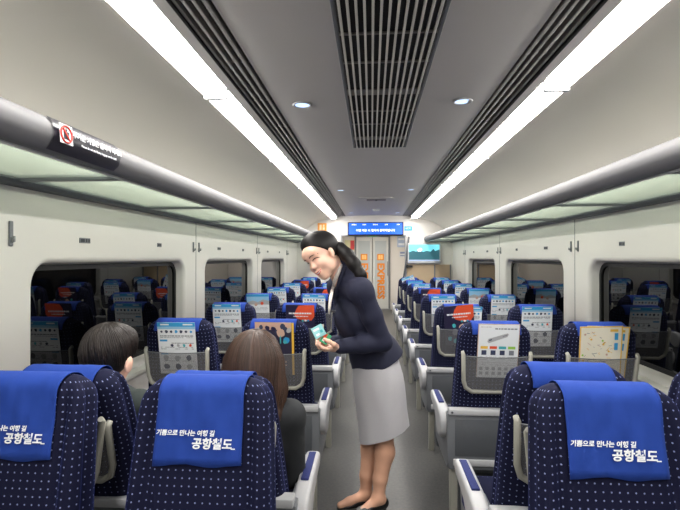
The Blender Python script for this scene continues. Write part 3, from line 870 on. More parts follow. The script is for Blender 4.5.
fr = MB(); fr.rect(-PW / 2, -PH / 2, -PW / 2 + .003, PH / 2, .0006, 9); fr.rect(PW / 2 - .003, -PH / 2, PW / 2, PH / 2, .0006, 9); fr.rect(-PW / 2, PH / 2 - .003, PW / 2, PH / 2, .0006, 9)
design('D', page(), [('printed_train', tr), ('colour_tabs', tb), ('text_print', tx), ('thin_edge', fr)])
# E: dark travel magazine edged in yellow
pc = MB(); pr = random.Random(11)
pc.rect(-PW / 2, .108, PW / 2 - .014, PH / 2, .0005, 9)
for k in range(11): blob(pc, -.09 + k * .017, .10 + pr.uniform(-.02, .03), pr.uniform(.012, .022), pr.choice([2, 7, 9, 11]), pr, .0007 + .0001 * k)
blob(pc, .035, .09, .026, 9, pr, .0022); pc.rect(.030, .03, .037, .075, .0022, 5); blob(pc, .068, .05, .02, 0, pr, .0023); blob(pc, .06, .04, .012, 5, pr, .0025)
blob(pc, -.015, -.035, .02, 3, pr, .002)
yl = MB(); yl.rect(PW / 2 - .012, -PH / 2, PW / 2, PH / 2, .0026, 4)
tt = MB(); words(tt, pr, -.01, .07, -.075, .010, 9, .0024, 1.); words(tt, pr, .0, .07, -.095, .008, 9, .0024, 1.)
design('E', page(rgb=(48, 46, 68)), [('picture_print', pc), ('yellow_spine', yl), ('printed_title', tt)])
# F: pale landscape leaflet with a red roof
pc = MB(); pr = random.Random(21)
pc.rect(-PW / 2, .05, PW / 2, PH / 2, .0005, 10); pc.rect(-PW / 2, .128, PW / 2, PH / 2, .0007, 0)
pc.poly([(-PW / 2, .05), (PW / 2, .05), (PW / 2, .085), (.05, .10), (.0, .075), (-.05, .09), (-PW / 2, .07)], .0009, 11)
blob(pc, .04, .06, .018, 3, pr, .0011); blob(pc, -.02, .05, .016, 9, pr, .0012)
tx = MB()
for y in (.02, .008, -.004, -.05, -.062, -.1): words(tx, pr, -.095, .095, y, .003, 1, .0006)
design('F', page(), [('picture_print', pc), ('text_print', tx)])
LSEEN = {}
def place_leaflet(key, seat, label, s_top=.690, dx=0., tilt=0., d=.070, group=None, lean=0.):
    me, prints = LEAF[key]
    name = {'A': 'guide_leaflet', 'B': 'navy_magazine', 'C': 'map_sheet', 'D': 'train_leaflet', 'E': 'travel_magazine', 'F': 'landscape_leaflet'}[key]
    if key not in LSEEN:
        o = bpy.data.objects.new(name, me); COL.objects.link(o)
        for n, pm in prints: child(n, pm, o)
        LSEEN[key] = o
    else: o = copy_tree(LSEEN[key])
    W = Matrix.Translation(seat.location) @ Matrix.Rotation(seat.rotation_euler.z, 4, 'Z')
    o.matrix_world = W @ PLANE @ Matrix.Translation((dx, s_top - PH / 2 * math.cos(tilt), d)) @ Matrix.Rotation(tilt, 4, 'Z') @ Matrix.Rotation(lean, 4, 'X')
    tag(o, label, 'magazine' if key in 'BE' else 'leaflet', group)
    return o

# ---------------------------------------------------------------- rows
XA, XW = .590, 1.135
ROWY = 1.668                                   # local origin of the first row that faces away
def sd(s): return 'left' if s < 0 else 'right'
LY = [2.68 + .93 * k for k in range(7)]
KEYS = {(1, 0): 'DBABAFA', (1, 1): 'CAAFAAA', (-1, 0): 'EBABAAF', (-1, 1): 'AAFAABA'}
DESC = {'A': 'white guide with sky blue header', 'B': 'navy magazine with orange shape', 'C': 'cream map sheet edged in yellow', 'D': 'white leaflet showing a silver train', 'E': 'dark travel magazine with yellow spine', 'F': 'pale blue landscape leaflet'}
GRP = {'A': 'white guides in the seat pockets', 'B': 'navy magazines in the seat pockets', 'C': 'map sheets in the seat pockets', 'F': 'landscape leaflets in the seat pockets'}
jr = random.Random(3)
SEATS = {}
for r, y in enumerate(LY):
    for s in (-1, 1):
        for x, w in ((XA, 0), (XW, 1)):
            if r == 6 and s > 0 and w == 1 and False: continue
            key = KEYS[(s, w)][r]
            pos = '%s %s seat' % (sd(s), 'window' if w else 'aisle')
            st_ = place_seat(('fR' if s > 0 else 'fL') + ('w' if w else ''), s * x, y, 0,
                             'navy dotted chair, %s, %s pocket row from the camera' % (pos, ORD[r]), 'seats facing away from the camera')
            SEATS[(s, w, r)] = st_
            dx, tilt, top = jr.uniform(-.012, .012), jr.uniform(-.025, .025), .719 + jr.uniform(-.008, .003)
            if (s, w, r) == (1, 0, 0): dx, tilt, top = .008, -.01, .720
            if (s, w, r) == (1, 1, 0): dx, tilt, top = -.01, .03, .715
            if (s, w, r) == (-1, 0, 0): dx, tilt, top = .01, -.01, .718
            if (s, w, r) == (1, 0, 1):
                place_leaflet('A', st_, 'white guide half hidden behind the navy magazine, %s, second pocket row' % pos, .716, .03, -.02, .0695, GRP['A'])
                dx, tilt, top, d = -.02, .10, .724, .0755
            elif (s, w, r) == (1, 1, 0):
                place_leaflet('C', st_, 'cream map sheet peeping out behind another map, %s, first pocket row' % pos, .713, .022, -.02, .0695, GRP['C']); d = .0755
            else: d = .071
            if (s, w, r) == (1, 0, 6): tilt, top = .35, .74
            place_leaflet(key, st_, '%s at the %s, %s pocket row%s' % (DESC[key], pos, ORD[r], ', in front' if d == .0755 else ''), top, dx, tilt, d, GRP.get(key))
LOGO = 'seats turned to face the camera'
for s in (-1, 1):
    for x, w in ((XA, 0), (XW, 1)):
        k = ('nR' if s < 0 else 'nL') + ('w' if w else '')       # turned round, so the hands swap
        place_seat(k, s * x + (.065 if s < 0 else .0), 1.225, math.pi, 'dotted chair facing camera, blue lettered cover, %s, %s side' % ('by the window' if w else 'next to the aisle', sd(s)), LOGO)
        k = ('fR' if s > 0 else 'fL') + ('w' if w else '')
        who = {(-1, 0): 'under the long-haired passenger', (-1, 1): 'under the short-haired passenger', (1, 0): 'empty, at the aisle', (1, 1): 'empty, at the window'}[(s, w)]
        place_seat(k, s * x + ((.065 if w else .03) if s < 0 else 0.), ROWY + (.035 if s < 0 and not w else 0.), 0, 'dotted chair back to back with a lettered one, %s, %s side' % (who, sd(s)), 'seats facing away from the camera', recline=(7. if w else 10.5) if s < 0 else 0.)
# ------------------------------------------------------------------ people: bodies grown as one continuous surface
class Field:
    """smooth union of tapered capsules and ellipsoids, meshed as one surface"""
    def __init__(s): s.prims = []; s.cuts = []
    def cap(s, a, b, ra, rb, k=.02): s.prims.append(('c', np.array(a, float), np.array(b, float), ra, rb, k)); return s
    def chain(s, pts, rads, k=.015):
        for i in range(len(pts) - 1): s.cap(pts[i], pts[i + 1], rads[i], rads[i + 1], k)
        return s
    def ell(s, c, r, axes=None, k=.02):
        A = np.eye(3) if axes is None else np.array([list(a) for a in axes], float)
        s.prims.append(('e', np.array(c, float), A, np.array(r, float), None, k)); return s
    def cut(s, n, p):
        """remove everything on the n side of the plane through p"""
        n = np.array(n, float); n /= np.linalg.norm(n); s.cuts.append((n, float(n @ np.array(p, float)))); return s
    def dist(s, p, q):
        if q[0] == 'c':
            _, a, b, ra, rb, k = q
            ab = b - a; L = max(float(ab @ ab), 1e-9)
            t = np.clip(((p - a) @ ab) / L, 0, 1)
            return np.linalg.norm(p - a - t[..., None] * ab, axis=-1) - (ra + (rb - ra) * t)
        _, c, A, r, _, k = q
        l = (p - c) @ A.T
        k0 = np.linalg.norm(l / r, axis=-1); k1 = np.linalg.norm(l / (r * r), axis=-1)
        return np.where(k1 > 1e-9, k0 * (k0 - 1) / np.maximum(k1, 1e-9), -r.min())
    def bounds(s, q):
        if q[0] == 'c':
            r = max(q[3], q[4]); return np.minimum(q[1], q[2]) - r, np.maximum(q[1], q[2]) + r
        e = np.abs(q[2].T) @ q[3]; return q[1] - e, q[1] + e
    def value(s, p):
        v = np.full(p.shape[:-1], 9.)
        for q in s.prims:
            d = s.dist(p, q); k = q[5]
            h = np.clip(.5 + .5 * (v - d) / k, 0, 1); v = v * (1 - h) + d * h - k * h * (1 - h)
        for n, c in s.cuts: v = np.maximum(v, p @ n - c)
        return v
    def mesh(s, name, mats, h=.004):
        lo = np.min([s.bounds(q)[0] for q in s.prims], 0) - 4 * h; hi = np.max([s.bounds(q)[1] for q in s.prims], 0) + 4 * h
        n = np.ceil((hi - lo) / h).astype(int) + 1
        V = np.full(n, .2, np.float32)
        ax = [lo[i] + h * np.arange(n[i]) for i in range(3)]
        for q in s.prims:
            k = q[5]; b0, b1 = s.bounds(q)
            i0 = np.clip(((b0 - k - 3 * h - lo) / h).astype(int), 0, n); i1 = np.clip(((b1 + k + 3 * h - lo) / h).astype(int) + 2, 0, n)
            sl = tuple(slice(a, b) for a, b in zip(i0, i1))
            P = np.stack(np.meshgrid(ax[0][sl[0]], ax[1][sl[1]], ax[2][sl[2]], indexing='ij'), -1)
            d = s.dist(P, q); v = V[sl]
            hh = np.clip(.5 + .5 * (v - d) / k, 0, 1)
            V[sl] = v * (1 - hh) + d * hh - k * hh * (1 - hh)
        if s.cuts:
            P = np.stack(np.meshgrid(*ax, indexing='ij'), -1)
            for nn, c in s.cuts: V = np.maximum(V, (P @ nn - c).astype(np.float32))
        return surface(name, V, lo, h, mats)
def surface(name, V, lo, h, mats):
    """surface nets"""
    neg = V < 0
    c = np.zeros(np.array(V.shape) - 1, int)
    for dx in (0, 1):
        for dy in (0, 1):
            for dz in (0, 1): c += neg[dx:V.shape[0] - 1 + dx, dy:V.shape[1] - 1 + dy, dz:V.shape[2] - 1 + dz]
    cells = np.argwhere((c > 0) & (c < 8))
    acc = np.zeros((len(cells), 3)); cnt = np.zeros(len(cells))
    corners = [(a, b, d) for a in (0, 1) for b in (0, 1) for d in (0, 1)]
    for i, p in enumerate(corners):
        for q in corners[i + 1:]:
            if sum(abs(x - y) for x, y in zip(p, q)) != 1: continue
            a = V[cells[:, 0] + p[0], cells[:, 1] + p[1], cells[:, 2] + p[2]]; b = V[cells[:, 0] + q[0], cells[:, 1] + q[1], cells[:, 2] + q[2]]
            mk = (a < 0) != (b < 0)
            t = np.where(mk, a / np.where(mk, a - b, 1), 0)
            pt = np.array(p) + t[:, None] * (np.array(q) - np.array(p))
            acc[mk] += pt[mk]; cnt[mk] += 1
    verts = lo + h * (cells + acc / cnt[:, None])
    idx = -np.ones(c.shape, int); idx[tuple(cells.T)] = np.arange(len(cells))
    faces = []
    for axis in range(3):
        o1, o2 = [(1, 2), (2, 0), (0, 1)][axis]
        sl0 = [slice(1, -1)] * 3; sl0[axis] = slice(0, -1); sl1 = [slice(1, -1)] * 3; sl1[axis] = slice(1, None)
        a = neg[tuple(sl0)]; b = neg[tuple(sl1)]
        for flip, mk in ((False, a & ~b), (True, ~a & b)):
            e = np.argwhere(mk); off = np.ones(3, int); off[axis] = 0; e = e + off
            def g(d1, d2):
                q = e.copy(); q[:, o1] += d1; q[:, o2] += d2; return idx[tuple(q.T)]
            f = np.stack([g(-1, -1), g(0, -1), g(0, 0), g(-1, 0)], 1)
            faces.append(f[:, ::-1] if flip else f)
    F = np.concatenate(faces); F = F[(F >= 0).all(1)]
    me = bpy.data.meshes.new(name)
    me.from_pydata(verts.tolist(), [], F.tolist())
    for p in me.polygons: p.use_smooth = True
    for m in (mats if isinstance(mats, (list, tuple)) else [mats]): me.materials.append(m)
    return me
def link(name, me, parent=None):
    o = bpy.data.objects.new(name, me); COL.objects.link(o)
    if parent is not None: o.parent = parent
    return o
A3 = lambda v: np.array(v, float)

SKIN = mat('skin', (236, 192, 170), .45, noise=.04, nscale=30)
for m_ in (SKIN,):
    b = m_.node_tree.nodes['Principled BSDF']; b.inputs['Subsurface Weight'].default_value = .12; b.inputs['Subsurface Radius'].default_value = (.01, .004, .002)
STOCK = mat('skin_stockings', (206, 158, 132), .5, noise=.04, nscale=30)
HAIRK = mat('black_hair', (15, 12, 13), .55, noise=.3, nscale=90, bump=.1, spec=.3)
HAIRB = mat('dark_brown_hair', (56, 38, 30), .48, noise=.35, nscale=110, bump=.12, spec=.35)
NAVY = mat('navy_wool', (27, 30, 54), .8, noise=.12, nscale=200, sheen=.15, sheen_tint=(90, 95, 130))
SKIRT = mat('pale_grey_skirt_cloth', (180, 179, 184), .8, noise=.06, nscale=250)
LIPS = mat('coral_lips', (204, 84, 84), .4, noise=.03)
TEETH = mat('teeth', (240, 236, 230), .35, noise=.02)
LASH = mat('dark_lashes', (34, 26, 26), .6, noise=.05)
BROW = mat('brown_brows', (84, 62, 54), .7, noise=.05)
SHOE = mat('black_leather', (16, 16, 18), .3, noise=.05)

class Head:
    def __init__(s, c, fwd_az, pitch, roll, k=1.0):
        """fwd_az: heading of the face in the floor plane; pitch down; roll about the face axis"""
        F0 = Vector((math.cos(fwd_az), math.sin(fwd_az), 0)); Z = Vector((0, 0, 1))
        F = F0 * math.cos(pitch) - Z * math.sin(pitch); U = F0 * math.sin(pitch) + Z * math.cos(pitch); L = U.cross(F)
        U, L = U * math.cos(roll) + L * math.sin(roll), L * math.cos(roll) - U * math.sin(roll)
        s.c, s.F, s.L, s.U, s.k = Vector(c), F, L, U, k
        s.axes = (F, L, U)
    def p(s, f, l, u): return s.c + (s.F * f + s.L * l + s.U * u) * s.k
    def skull(s, B):
        k = s.k; E = lambda f, l, u, rf, rl, ru, kk=.02: B.ell(s.p(f, l, u), (rf * k, rl * k, ru * k), s.axes, kk)
        E(-.012, 0, .038, .092, .073, .080)
        E(.030, 0, -.030, .058, .055, .072, .03)
        E(.052, 0, -.076, .030, .034, .028, .03)
        E(.062, 0, -.098, .020, .022, .016, .022)
        for q in (-1, 1):
            E(.056, q * .036, -.032, .026, .026, .026, .02)
            E(.020, q * .048, -.066, .026, .013, .026, .03)
            E(-.006, q * .072, -.008, .015, .007, .026, .006)      # ears
            E(.002, q * .070, -.032, .008, .006, .010, .006)
        B.cap(s.p(.080, 0, .010), s.p(.095, 0, -.026), .008 * k, .0105 * k, .014)
        for q in (-1, 1): E(.086, q * .010, -.030, .010, .008, .007, .008)
        E(.083, 0, -.058, .012, .022, .009, .012); E(.080, 0, -.072, .011, .018, .008, .012)
        E(.072, 0, .042, .024, .052, .030, .03)
        return B
    def on(s, B, l, u, lift=.0008):
        ts = np.linspace(.14, -.02, 400); P = np.array([list(s.p(t, l, u)) for t in ts])
        v = B.value(P); i = int(np.argmax(v < 0)); return s.p(ts[i] + lift, l, u)
    def face(s, B, parent, smile=True):
        """brows, lashes, lips and teeth as children"""
        for q in (-1, 1):
            m = MB(); m.tube([s.on(B, q * l, u, .0012) for l, u in ((.016, .003), (.024, .0075), (.034, .0085), (.043, .004), (.050, -.001))], [.0012, .0022, .0026, .0024, .0011], 8); m.build('eye', LASH, parent)
            m = MB(); m.tube([s.on(B, q * l, u, .001) for l, u in ((.015, .024), (.026, .0285), (.040, .0275), (.053, .020))], [.0022, .0026, .0024, .0012], 8); m.build('eyebrow', BROW, parent)
        ups = [(-.029, -.051), (-.020, -.0565), (-.008, -.0580), (0, -.0588), (.008, -.0580), (.020, -.0565), (.029, -.051)]
        los = [(-.029, -.051), (-.020, -.0640), (-.008, -.0690), (0, -.0700), (.008, -.0690), (.020, -.0640), (.029, -.051)]
        m = MB(); m.tube([s.on(B, l, u, .001) for l, u in ups], [.0008, .0016, .0022, .0022, .0022, .0016, .0008], 8)
        m.tube([s.on(B, l, u, .001) for l, u in los], [.0008, .0020, .0030, .0034, .0030, .0020, .0008], 8); m.build('lips', LIPS, parent)
        m = MB(); m.grid([[s.on(B, l, u1 + (u2 - u1) * t, .0016) for (l, u1), (_, u2) in zip(ups, los)] for t in (0, .25, .5, .8)]); m.build('teeth', TEETH, parent)

def hand(B, wrist, dirp, palm_n, side, curl, scale=1.0, thumb_curl=.6, spread=.004):
    """dirp: wrist to knuckles; palm_n: out of the palm; side: +1 puts the thumb along dirp x palm_n"""
    w = Vector(wrist); d = Vector(dirp).normalized(); n = Vector(palm_n); n = (n - d * n.dot(d)).normalized(); t = d.cross(n) * side
    k = scale
    B.ell(w + d * .045 * k, (.046 * k, .036 * k, .014 * k), (d, t, n), .012)
    B.cap(w - d * .02 * k, w + d * .03 * k, .024 * k, .022 * k, .015)
    for i, (o, L) in enumerate(((.027, .068), (.009, .076), (-.009, .070), (-.026, .056))):
        base = w + d * (.078 - .004 * abs(i - 1)) * k + t * o * k
        a = 0.; p = base; pts = [w + d * .05 * k + t * o * .8 * k, base]
        for j, fr in enumerate((.45, .32, .23)):
            a += curl[i] * (.75 if j == 0 else 1.0)
            p = p + (d * math.cos(a) + n * math.sin(a) + t * spread * (1.5 - i) * 8 * (j == 0)) * (L * fr * k); pts.append(p)
        B.chain(pts, [.0095 * k, .0095 * k, .0088 * k, .0080 * k, .0070 * k], .006)
    b0 = w + d * .02 * k + t * .026 * k
    p1 = b0 + (d * .55 + t * .62 + n * .35) * .042 * k
    p2 = p1 + (d * .80 + t * (.25 - .3 * thumb_curl) + n * (.45 + .3 * thumb_curl)).normalized() * .032 * k
    p3 = p2 + (d * .75 - t * .35 * thumb_curl + n * (.3 + .5 * thumb_curl)).normalized() * .026 * k
    B.chain([b0, p1, p2, p3], [.014 * k, .0115 * k, .0105 * k, .0085 * k], .010)
    return B

def settle(root):
    """the figure is modelled in coach coordinates; hang its meshes on the empty without moving them"""
    for c in root.children: c.matrix_parent_inverse = Matrix.Translation(root.location).inverted()

# ---- the attendant in the aisle
def attendant():
    root = empty('person', tuple(at(372, 506, 2.66)))
    root.location.z = 0
    tag(root, 'person in navy jacket and pale grey skirt leaning in the aisle, holding cards', 'person')
    f = Vector((-.90, -.43, 0)).normalized(); l = Vector((.43, -.90, 0)).normalized()
    hip = at(374.5, 353, 2.72); sho = at(347.5, 285, 2.60)
    sp = (sho - hip).normalized(); fw = (f - sp * f.dot(sp)).normalized()
    ax = (fw, l, sp)
    lh, rh = hip + l * .082 - sp * .03, hip - l * .082 - sp * .03
    lk, rk = at(384, 432, 2.64), at(369, 430, 2.76)
    la, ra = at(378.5, 497, 2.60), at(366, 493, 2.72)
    ls, rs = sho + l * .165 - sp * .015, sho - l * .165 - sp * .015
    le, re_ = at(383, 342, 2.50), at(366, 340, 2.78)
    lw, rw = at(338.5, 346.5, 2.46), at(334, 342.5, 2.60)
    nb = sho + sp * .055 + fw * .012
    H = Head(at(322, 255.5, 2.53), math.atan2(-.80, -.60), R(25), R(-24), 1.05)
    B = Field(); H.skull(B)
    B.cap(nb - sp * .04, H.p(-.030, 0, -.06), .054, .050, .03)
    # torso
    B.ell(hip, (.090, .138, .12), ax, .03); B.ell(hip + sp * .16, (.088, .118, .13), ax, .05); B.ell(hip + sp * .29, (.100, .138, .12), ax, .05)
    B.cap(ls - sp * .02 - l * .02, rs - sp * .02 + l * .02, .036, .036, .03)
    # legs
    for h_, k_, a_ in ((lh, lk, la), (rh, rk, ra)):
        B.cap(h_, k_, .074, .052, .02)
        d = (a_ - k_); calf = k_ + d * .32 - f * .016
        B.chain([k_, calf, k_ + d * .72, a_], [.052, .056, .040, .033], .02)
        heel = a_ - f * .03 + Vector((0, 0, -.035)); ball = a_ + f * .105; ball.z = .028; toe = a_ + f * .165; toe.z = .020
        B.cap(a_, heel, .033, .026, .02); B.cap(a_ + Vector((0, 0, -.01)), ball, .032, .026, .02); B.cap(ball, toe, .027, .018, .015)
    # arms and hands
    for s_, e_, w_ in ((ls, le, lw), (rs, re_, rw)):
        B.cap(s_, e_, .044, .034, .02); B.chain([e_, e_ + (w_ - e_) * .3, w_], [.034, .036, .023], .015)
    ld = (at(322, 350.5, 2.42) - lw); rd = (at(320, 346, 2.52) - rw)
    hand(B, lw, ld, Vector((.1, .35, .95)), -1, [.55, .62, .70, .78], 1.0, .8)
    hand(B, rw, rd, Vector((-.1, -.55, .75)), 1, [.50, .58, .62, .7], 1.0, .8)
    body = link('body', B.mesh('body', [SKIN, STOCK], .0042), root); body['label'] = 'face, hands and stockinged legs'
    me = body.data
    co = np.empty(len(me.vertices) * 3); me.vertices.foreach_get('co', co); co = co.reshape(-1, 3)
    for p in me.polygons:
        if co[p.vertices[0]][2] < .78: p.material_index = 1
    H.face(B, body)
    # hair: swept back, low ponytail
    hb = Field(); k = H.k
    hb.ell(H.p(-.016, 0, .042), (.0985 * k, .081 * k, .086 * k), H.axes, .02)
    hb.ell(H.p(-.050, 0, .030), (.068 * k, .074 * k, .080 * k), H.axes, .03)
    hb.ell(H.p(.010, 0, .092), (.056 * k, .056 * k, .036 * k), H.axes, .03)
    n = (H.F * .76 - H.U * .65)
    hb.cut(n, H.p(.028, 0, .030))
    hair = link('hair', hb.mesh('hair', HAIRK, .004), root)
    pt = Field(); q0 = H.p(-.105, 0, .02)
    q = [q0, at(340, 249, 2.55), at(347, 255, 2.52), at(354, 264, 2.49), at(361, 275, 2.47), at(367, 285, 2.47)]
    pt.chain(q, [.026, .031, .033, .031, .025, .008], .03)
    link('ponytail', pt.mesh('ponytail', HAIRK, .004), hair)
    m = MB(); m.tube([q0 + (H.L * math.cos(t) + H.U * math.sin(t)) * .026 for t in [2 * math.pi * i / 16 for i in range(16)]], .007, 8, closed=True); m.build('hair_tie', LASH, hair)
    # jacket
    J = Field()
    J.ell(hip, (.128, .172, .16), ax, .03); J.ell(hip - sp * .09 - fw * .002, (.160, .200, .25), ax, .04); J.ell(hip + sp * .15 + fw * .022, (.128, .136, .16), ax, .05); J.ell(hip + sp * .28, (.122, .155, .13), ax, .05)
    J.cap(ls - sp * .012, rs - sp * .012, .056, .056, .05)
    J.cap(ls, (ls + le) / 2, .062, .056, .03); J.cap((ls + le) / 2, le, .056, .050, .02)
    J.chain([le, le + (lw - le) * .45, lw + (le - lw) * .04], [.050, .048, .040], .02)
    J.cap(rs, re_, .060, .048, .03); J.cap(re_, rw, .048, .039, .02)
    J.cap(nb - sp * .06 - fw * .022, nb - sp * .01 - fw * .034, .062, .054, .03); J.cap(nb - sp * .03 - fw * .02, ls - sp * .012, .052, .054, .04); J.cap(nb - sp * .03 - fw * .02, rs - sp * .012, .052, .054, .04)
    J.cap(nb - sp * .03 - fw * .03, H.p(-.074, 0, -.085), .060, .052, .03); J.ell(hip + sp * .27 + fw * .035, (.115, .135, .11), ax, .04)
    J.cut(Vector((.44, .06, -.90)), at(373, 369, 2.65))
    jacket = link('jacket', J.mesh('jacket', NAVY, .0042), root); jacket['label'] = 'navy tailored jacket'
    def onj(Fd, o, d, lift=.001):
        ts = np.linspace(.25, -.05, 500); P = np.array([list(o + d * t) for t in ts]); v = Fd.value(P); i = int(np.argmax(v < 0)); return o + d * (ts[i] + lift)
    # scarf ends, lapel and badge lie on the jacket front
    def onray(px, py, lift=.002):
        ts = np.linspace(2.2, 3.0, 900); P = np.array([list(at(px, py, t)) for t in ts]); v = np.minimum(J.value(P), B.value(P)); i = int(np.argmax(v < 0)); return at(px, py, ts[i] - lift)
    m = MB(); m.tube([onray(*p) for p in ((341.5, 264.5), (339.5, 269), (337, 275), (334.5, 282), (332.3, 290), (330.6, 298), (329.6, 306), (329, 314))], [.006, .011, .012, .011, .010, .008, .007, .004], 8)
    m.build('scarf', mat('striped_scarf', (222, 214, 206), .6, noise=.3, nscale=120), root)
    m = MB(); m.tube([onray(*p) for p in ((344, 266), (342.5, 272), (340.5, 279), (338.5, 287), (336.5, 296), (335, 306), (333.5, 318), (332.5, 330))], [.008, .013, .014, .015, .014, .012, .009, .005], 8)
    m.tube([onray(*p) for p in ((356, 292), (361, 301), (365, 313), (366, 326))], [.0015, .002, .002, .0015], 6); m.build('lapel', NAVY, jacket)
    bp = onray(334.5, 311.5, .008); nrm = (CAM - bp); nrm.z = 0; nrm.normalize(); nrm = (nrm + fw * .5).normalized(); xx = Vector((0, 0, 1)).cross(nrm).normalized(); xx = (xx - Vector((0, 0, .12))).normalized(); yy = nrm.cross(xx)
    m = MB(); m.box(-.024, .024, -.007, .007, -.003, .003, bev=.002)
    m.build('name_badge', mat('gunmetal_badge', (92, 92, 100), .35, metal=.5, noise=.03), jacket, Matrix(((xx.x, yy.x, nrm.x, bp.x), (xx.y, yy.y, nrm.y, bp.y), (xx.z, yy.z, nrm.z, bp.z), (0, 0, 0, 1))))
    # skirt
    m = MB(); P = []
    top_c, hem_c = hip + sp * .07 - fw * .022, at(383.5, 433, 2.69)
    for i in range(15):
        t = i / 14; c = top_c + (hem_c - top_c) * t; row = []
        hw_f = .128 - .022 * max(0, 1 - t * 2.5) + .018 * math.sin(math.pi * min(1, t * 1.3)) * .6 + .012 * t; hw_l = .165 - .03 * max(0, 1 - t * 3) + .012 * math.sin(math.pi * t) + .0 * t
        for j in range(48):
            a = 2 * math.pi * j / 48
            fold = 1 + .018 * t * math.sin(a * 5 + 1) + .012 * t * math.sin(a * 9 - t * 3)
            row.append(c + f * math.cos(a) * hw_f * fold + l * math.sin(a) * hw_l * fold + Vector((0, 0, (-.045 * math.cos(a) + .04 * math.sin(a)) * t * t)))
        P.append(row)
    m.grid(P, closed_u=True); bmesh.ops.recalc_face_normals(m.bm, faces=m.bm.faces[:])
    sk = m.build('skirt', SKIRT, root); md = sk.modifiers.new('cloth', 'SOLIDIFY'); md.thickness = .003; md.offset = -1; es = sk.modifiers.new('hem_edge', 'EDGE_SPLIT'); es.split_angle = R(50)
    # shoes
    for a_ in (la, ra):
        Sx = Field(); heel = a_ - f * .032 + Vector((0, 0, -.038)); ball = a_ + f * .105; ball.z = .026; toe = a_ + f * .172; toe.z = .018
        Sx.cap(heel, a_ + f * .05 + Vector((0, 0, -.055)), .031, .031, .02); Sx.cap(a_ + f * .05 + Vector((0, 0, -.055)), ball, .031, .033, .02); Sx.cap(ball, toe, .033, .021, .02)
        hb_ = heel.copy(); hb_.z = .0
        Sx.cap(heel + Vector((0, 0, -.02)), hb_ + Vector((0, 0, .010)), .018, .012, .012)
        up = Vector((0, 0, 1)); Sx.cut(up + f * .22, a_ + f * .03 + Vector((0, 0, -.022))); Sx.cut(-up, Vector((0, 0, .001)))
        link('shoe', Sx.mesh('shoe', SHOE, .004), root)
    settle(root)
    return root
att = attendant()
# things in her hands
def card(name, lab, cat, c, xx, yy, w, h, th, m_, prints):
    xx = Vector(xx).normalized(); yy = Vector(yy); yy = (yy - xx * yy.dot(xx)).normalized(); nn = xx.cross(yy)
    M = Matrix(((xx.x, yy.x, nn.x, c.x), (xx.y, yy.y, nn.y, c.y), (xx.z, yy.z, nn.z, c.z), (0, 0, 0, 1)))
    m = MB(); m.box(-w / 2, w / 2, -h / 2, h / 2, -th / 2, th / 2, bev=min(.0015, th * .3)); o = m.build(name, m_); o.matrix_world = M
    tag(o, lab, cat)
    m = MB()
    for r in prints: m.rect(*r[:4], th / 2 + .0006, r[4])
    m.build('icon_print', INK, o)
    return o
card('pale_card', 'light blue card held up in the fingers of the standing person', 'card', at(318.5, 331.5, 2.44), Vector((.80, .1, .42)), Vector((-.42, .1, .80)), .062, .062, .002,
     mat('aqua_card', (150, 214, 220), .4, noise=.03), [(-.024, .008, .01, .02, 8), (-.02, -.02, .0, -.008, 8), (.008, -.012, .022, .002, 5)])
card('small_packet', 'small green and red packet in the palm of the standing person', 'packet', at(325.5, 338.5, 2.45), Vector((.78, .1, -.5)), Vector((.5, .2, .75)), .044, .056, .010,
     mat('green_packet', (52, 160, 112), .4, noise=.05), [(-.020, .0, .0, .024, 3), (.004, -.02, .018, .0, 2), (-.012, -.018, .0, -.006, 8)])

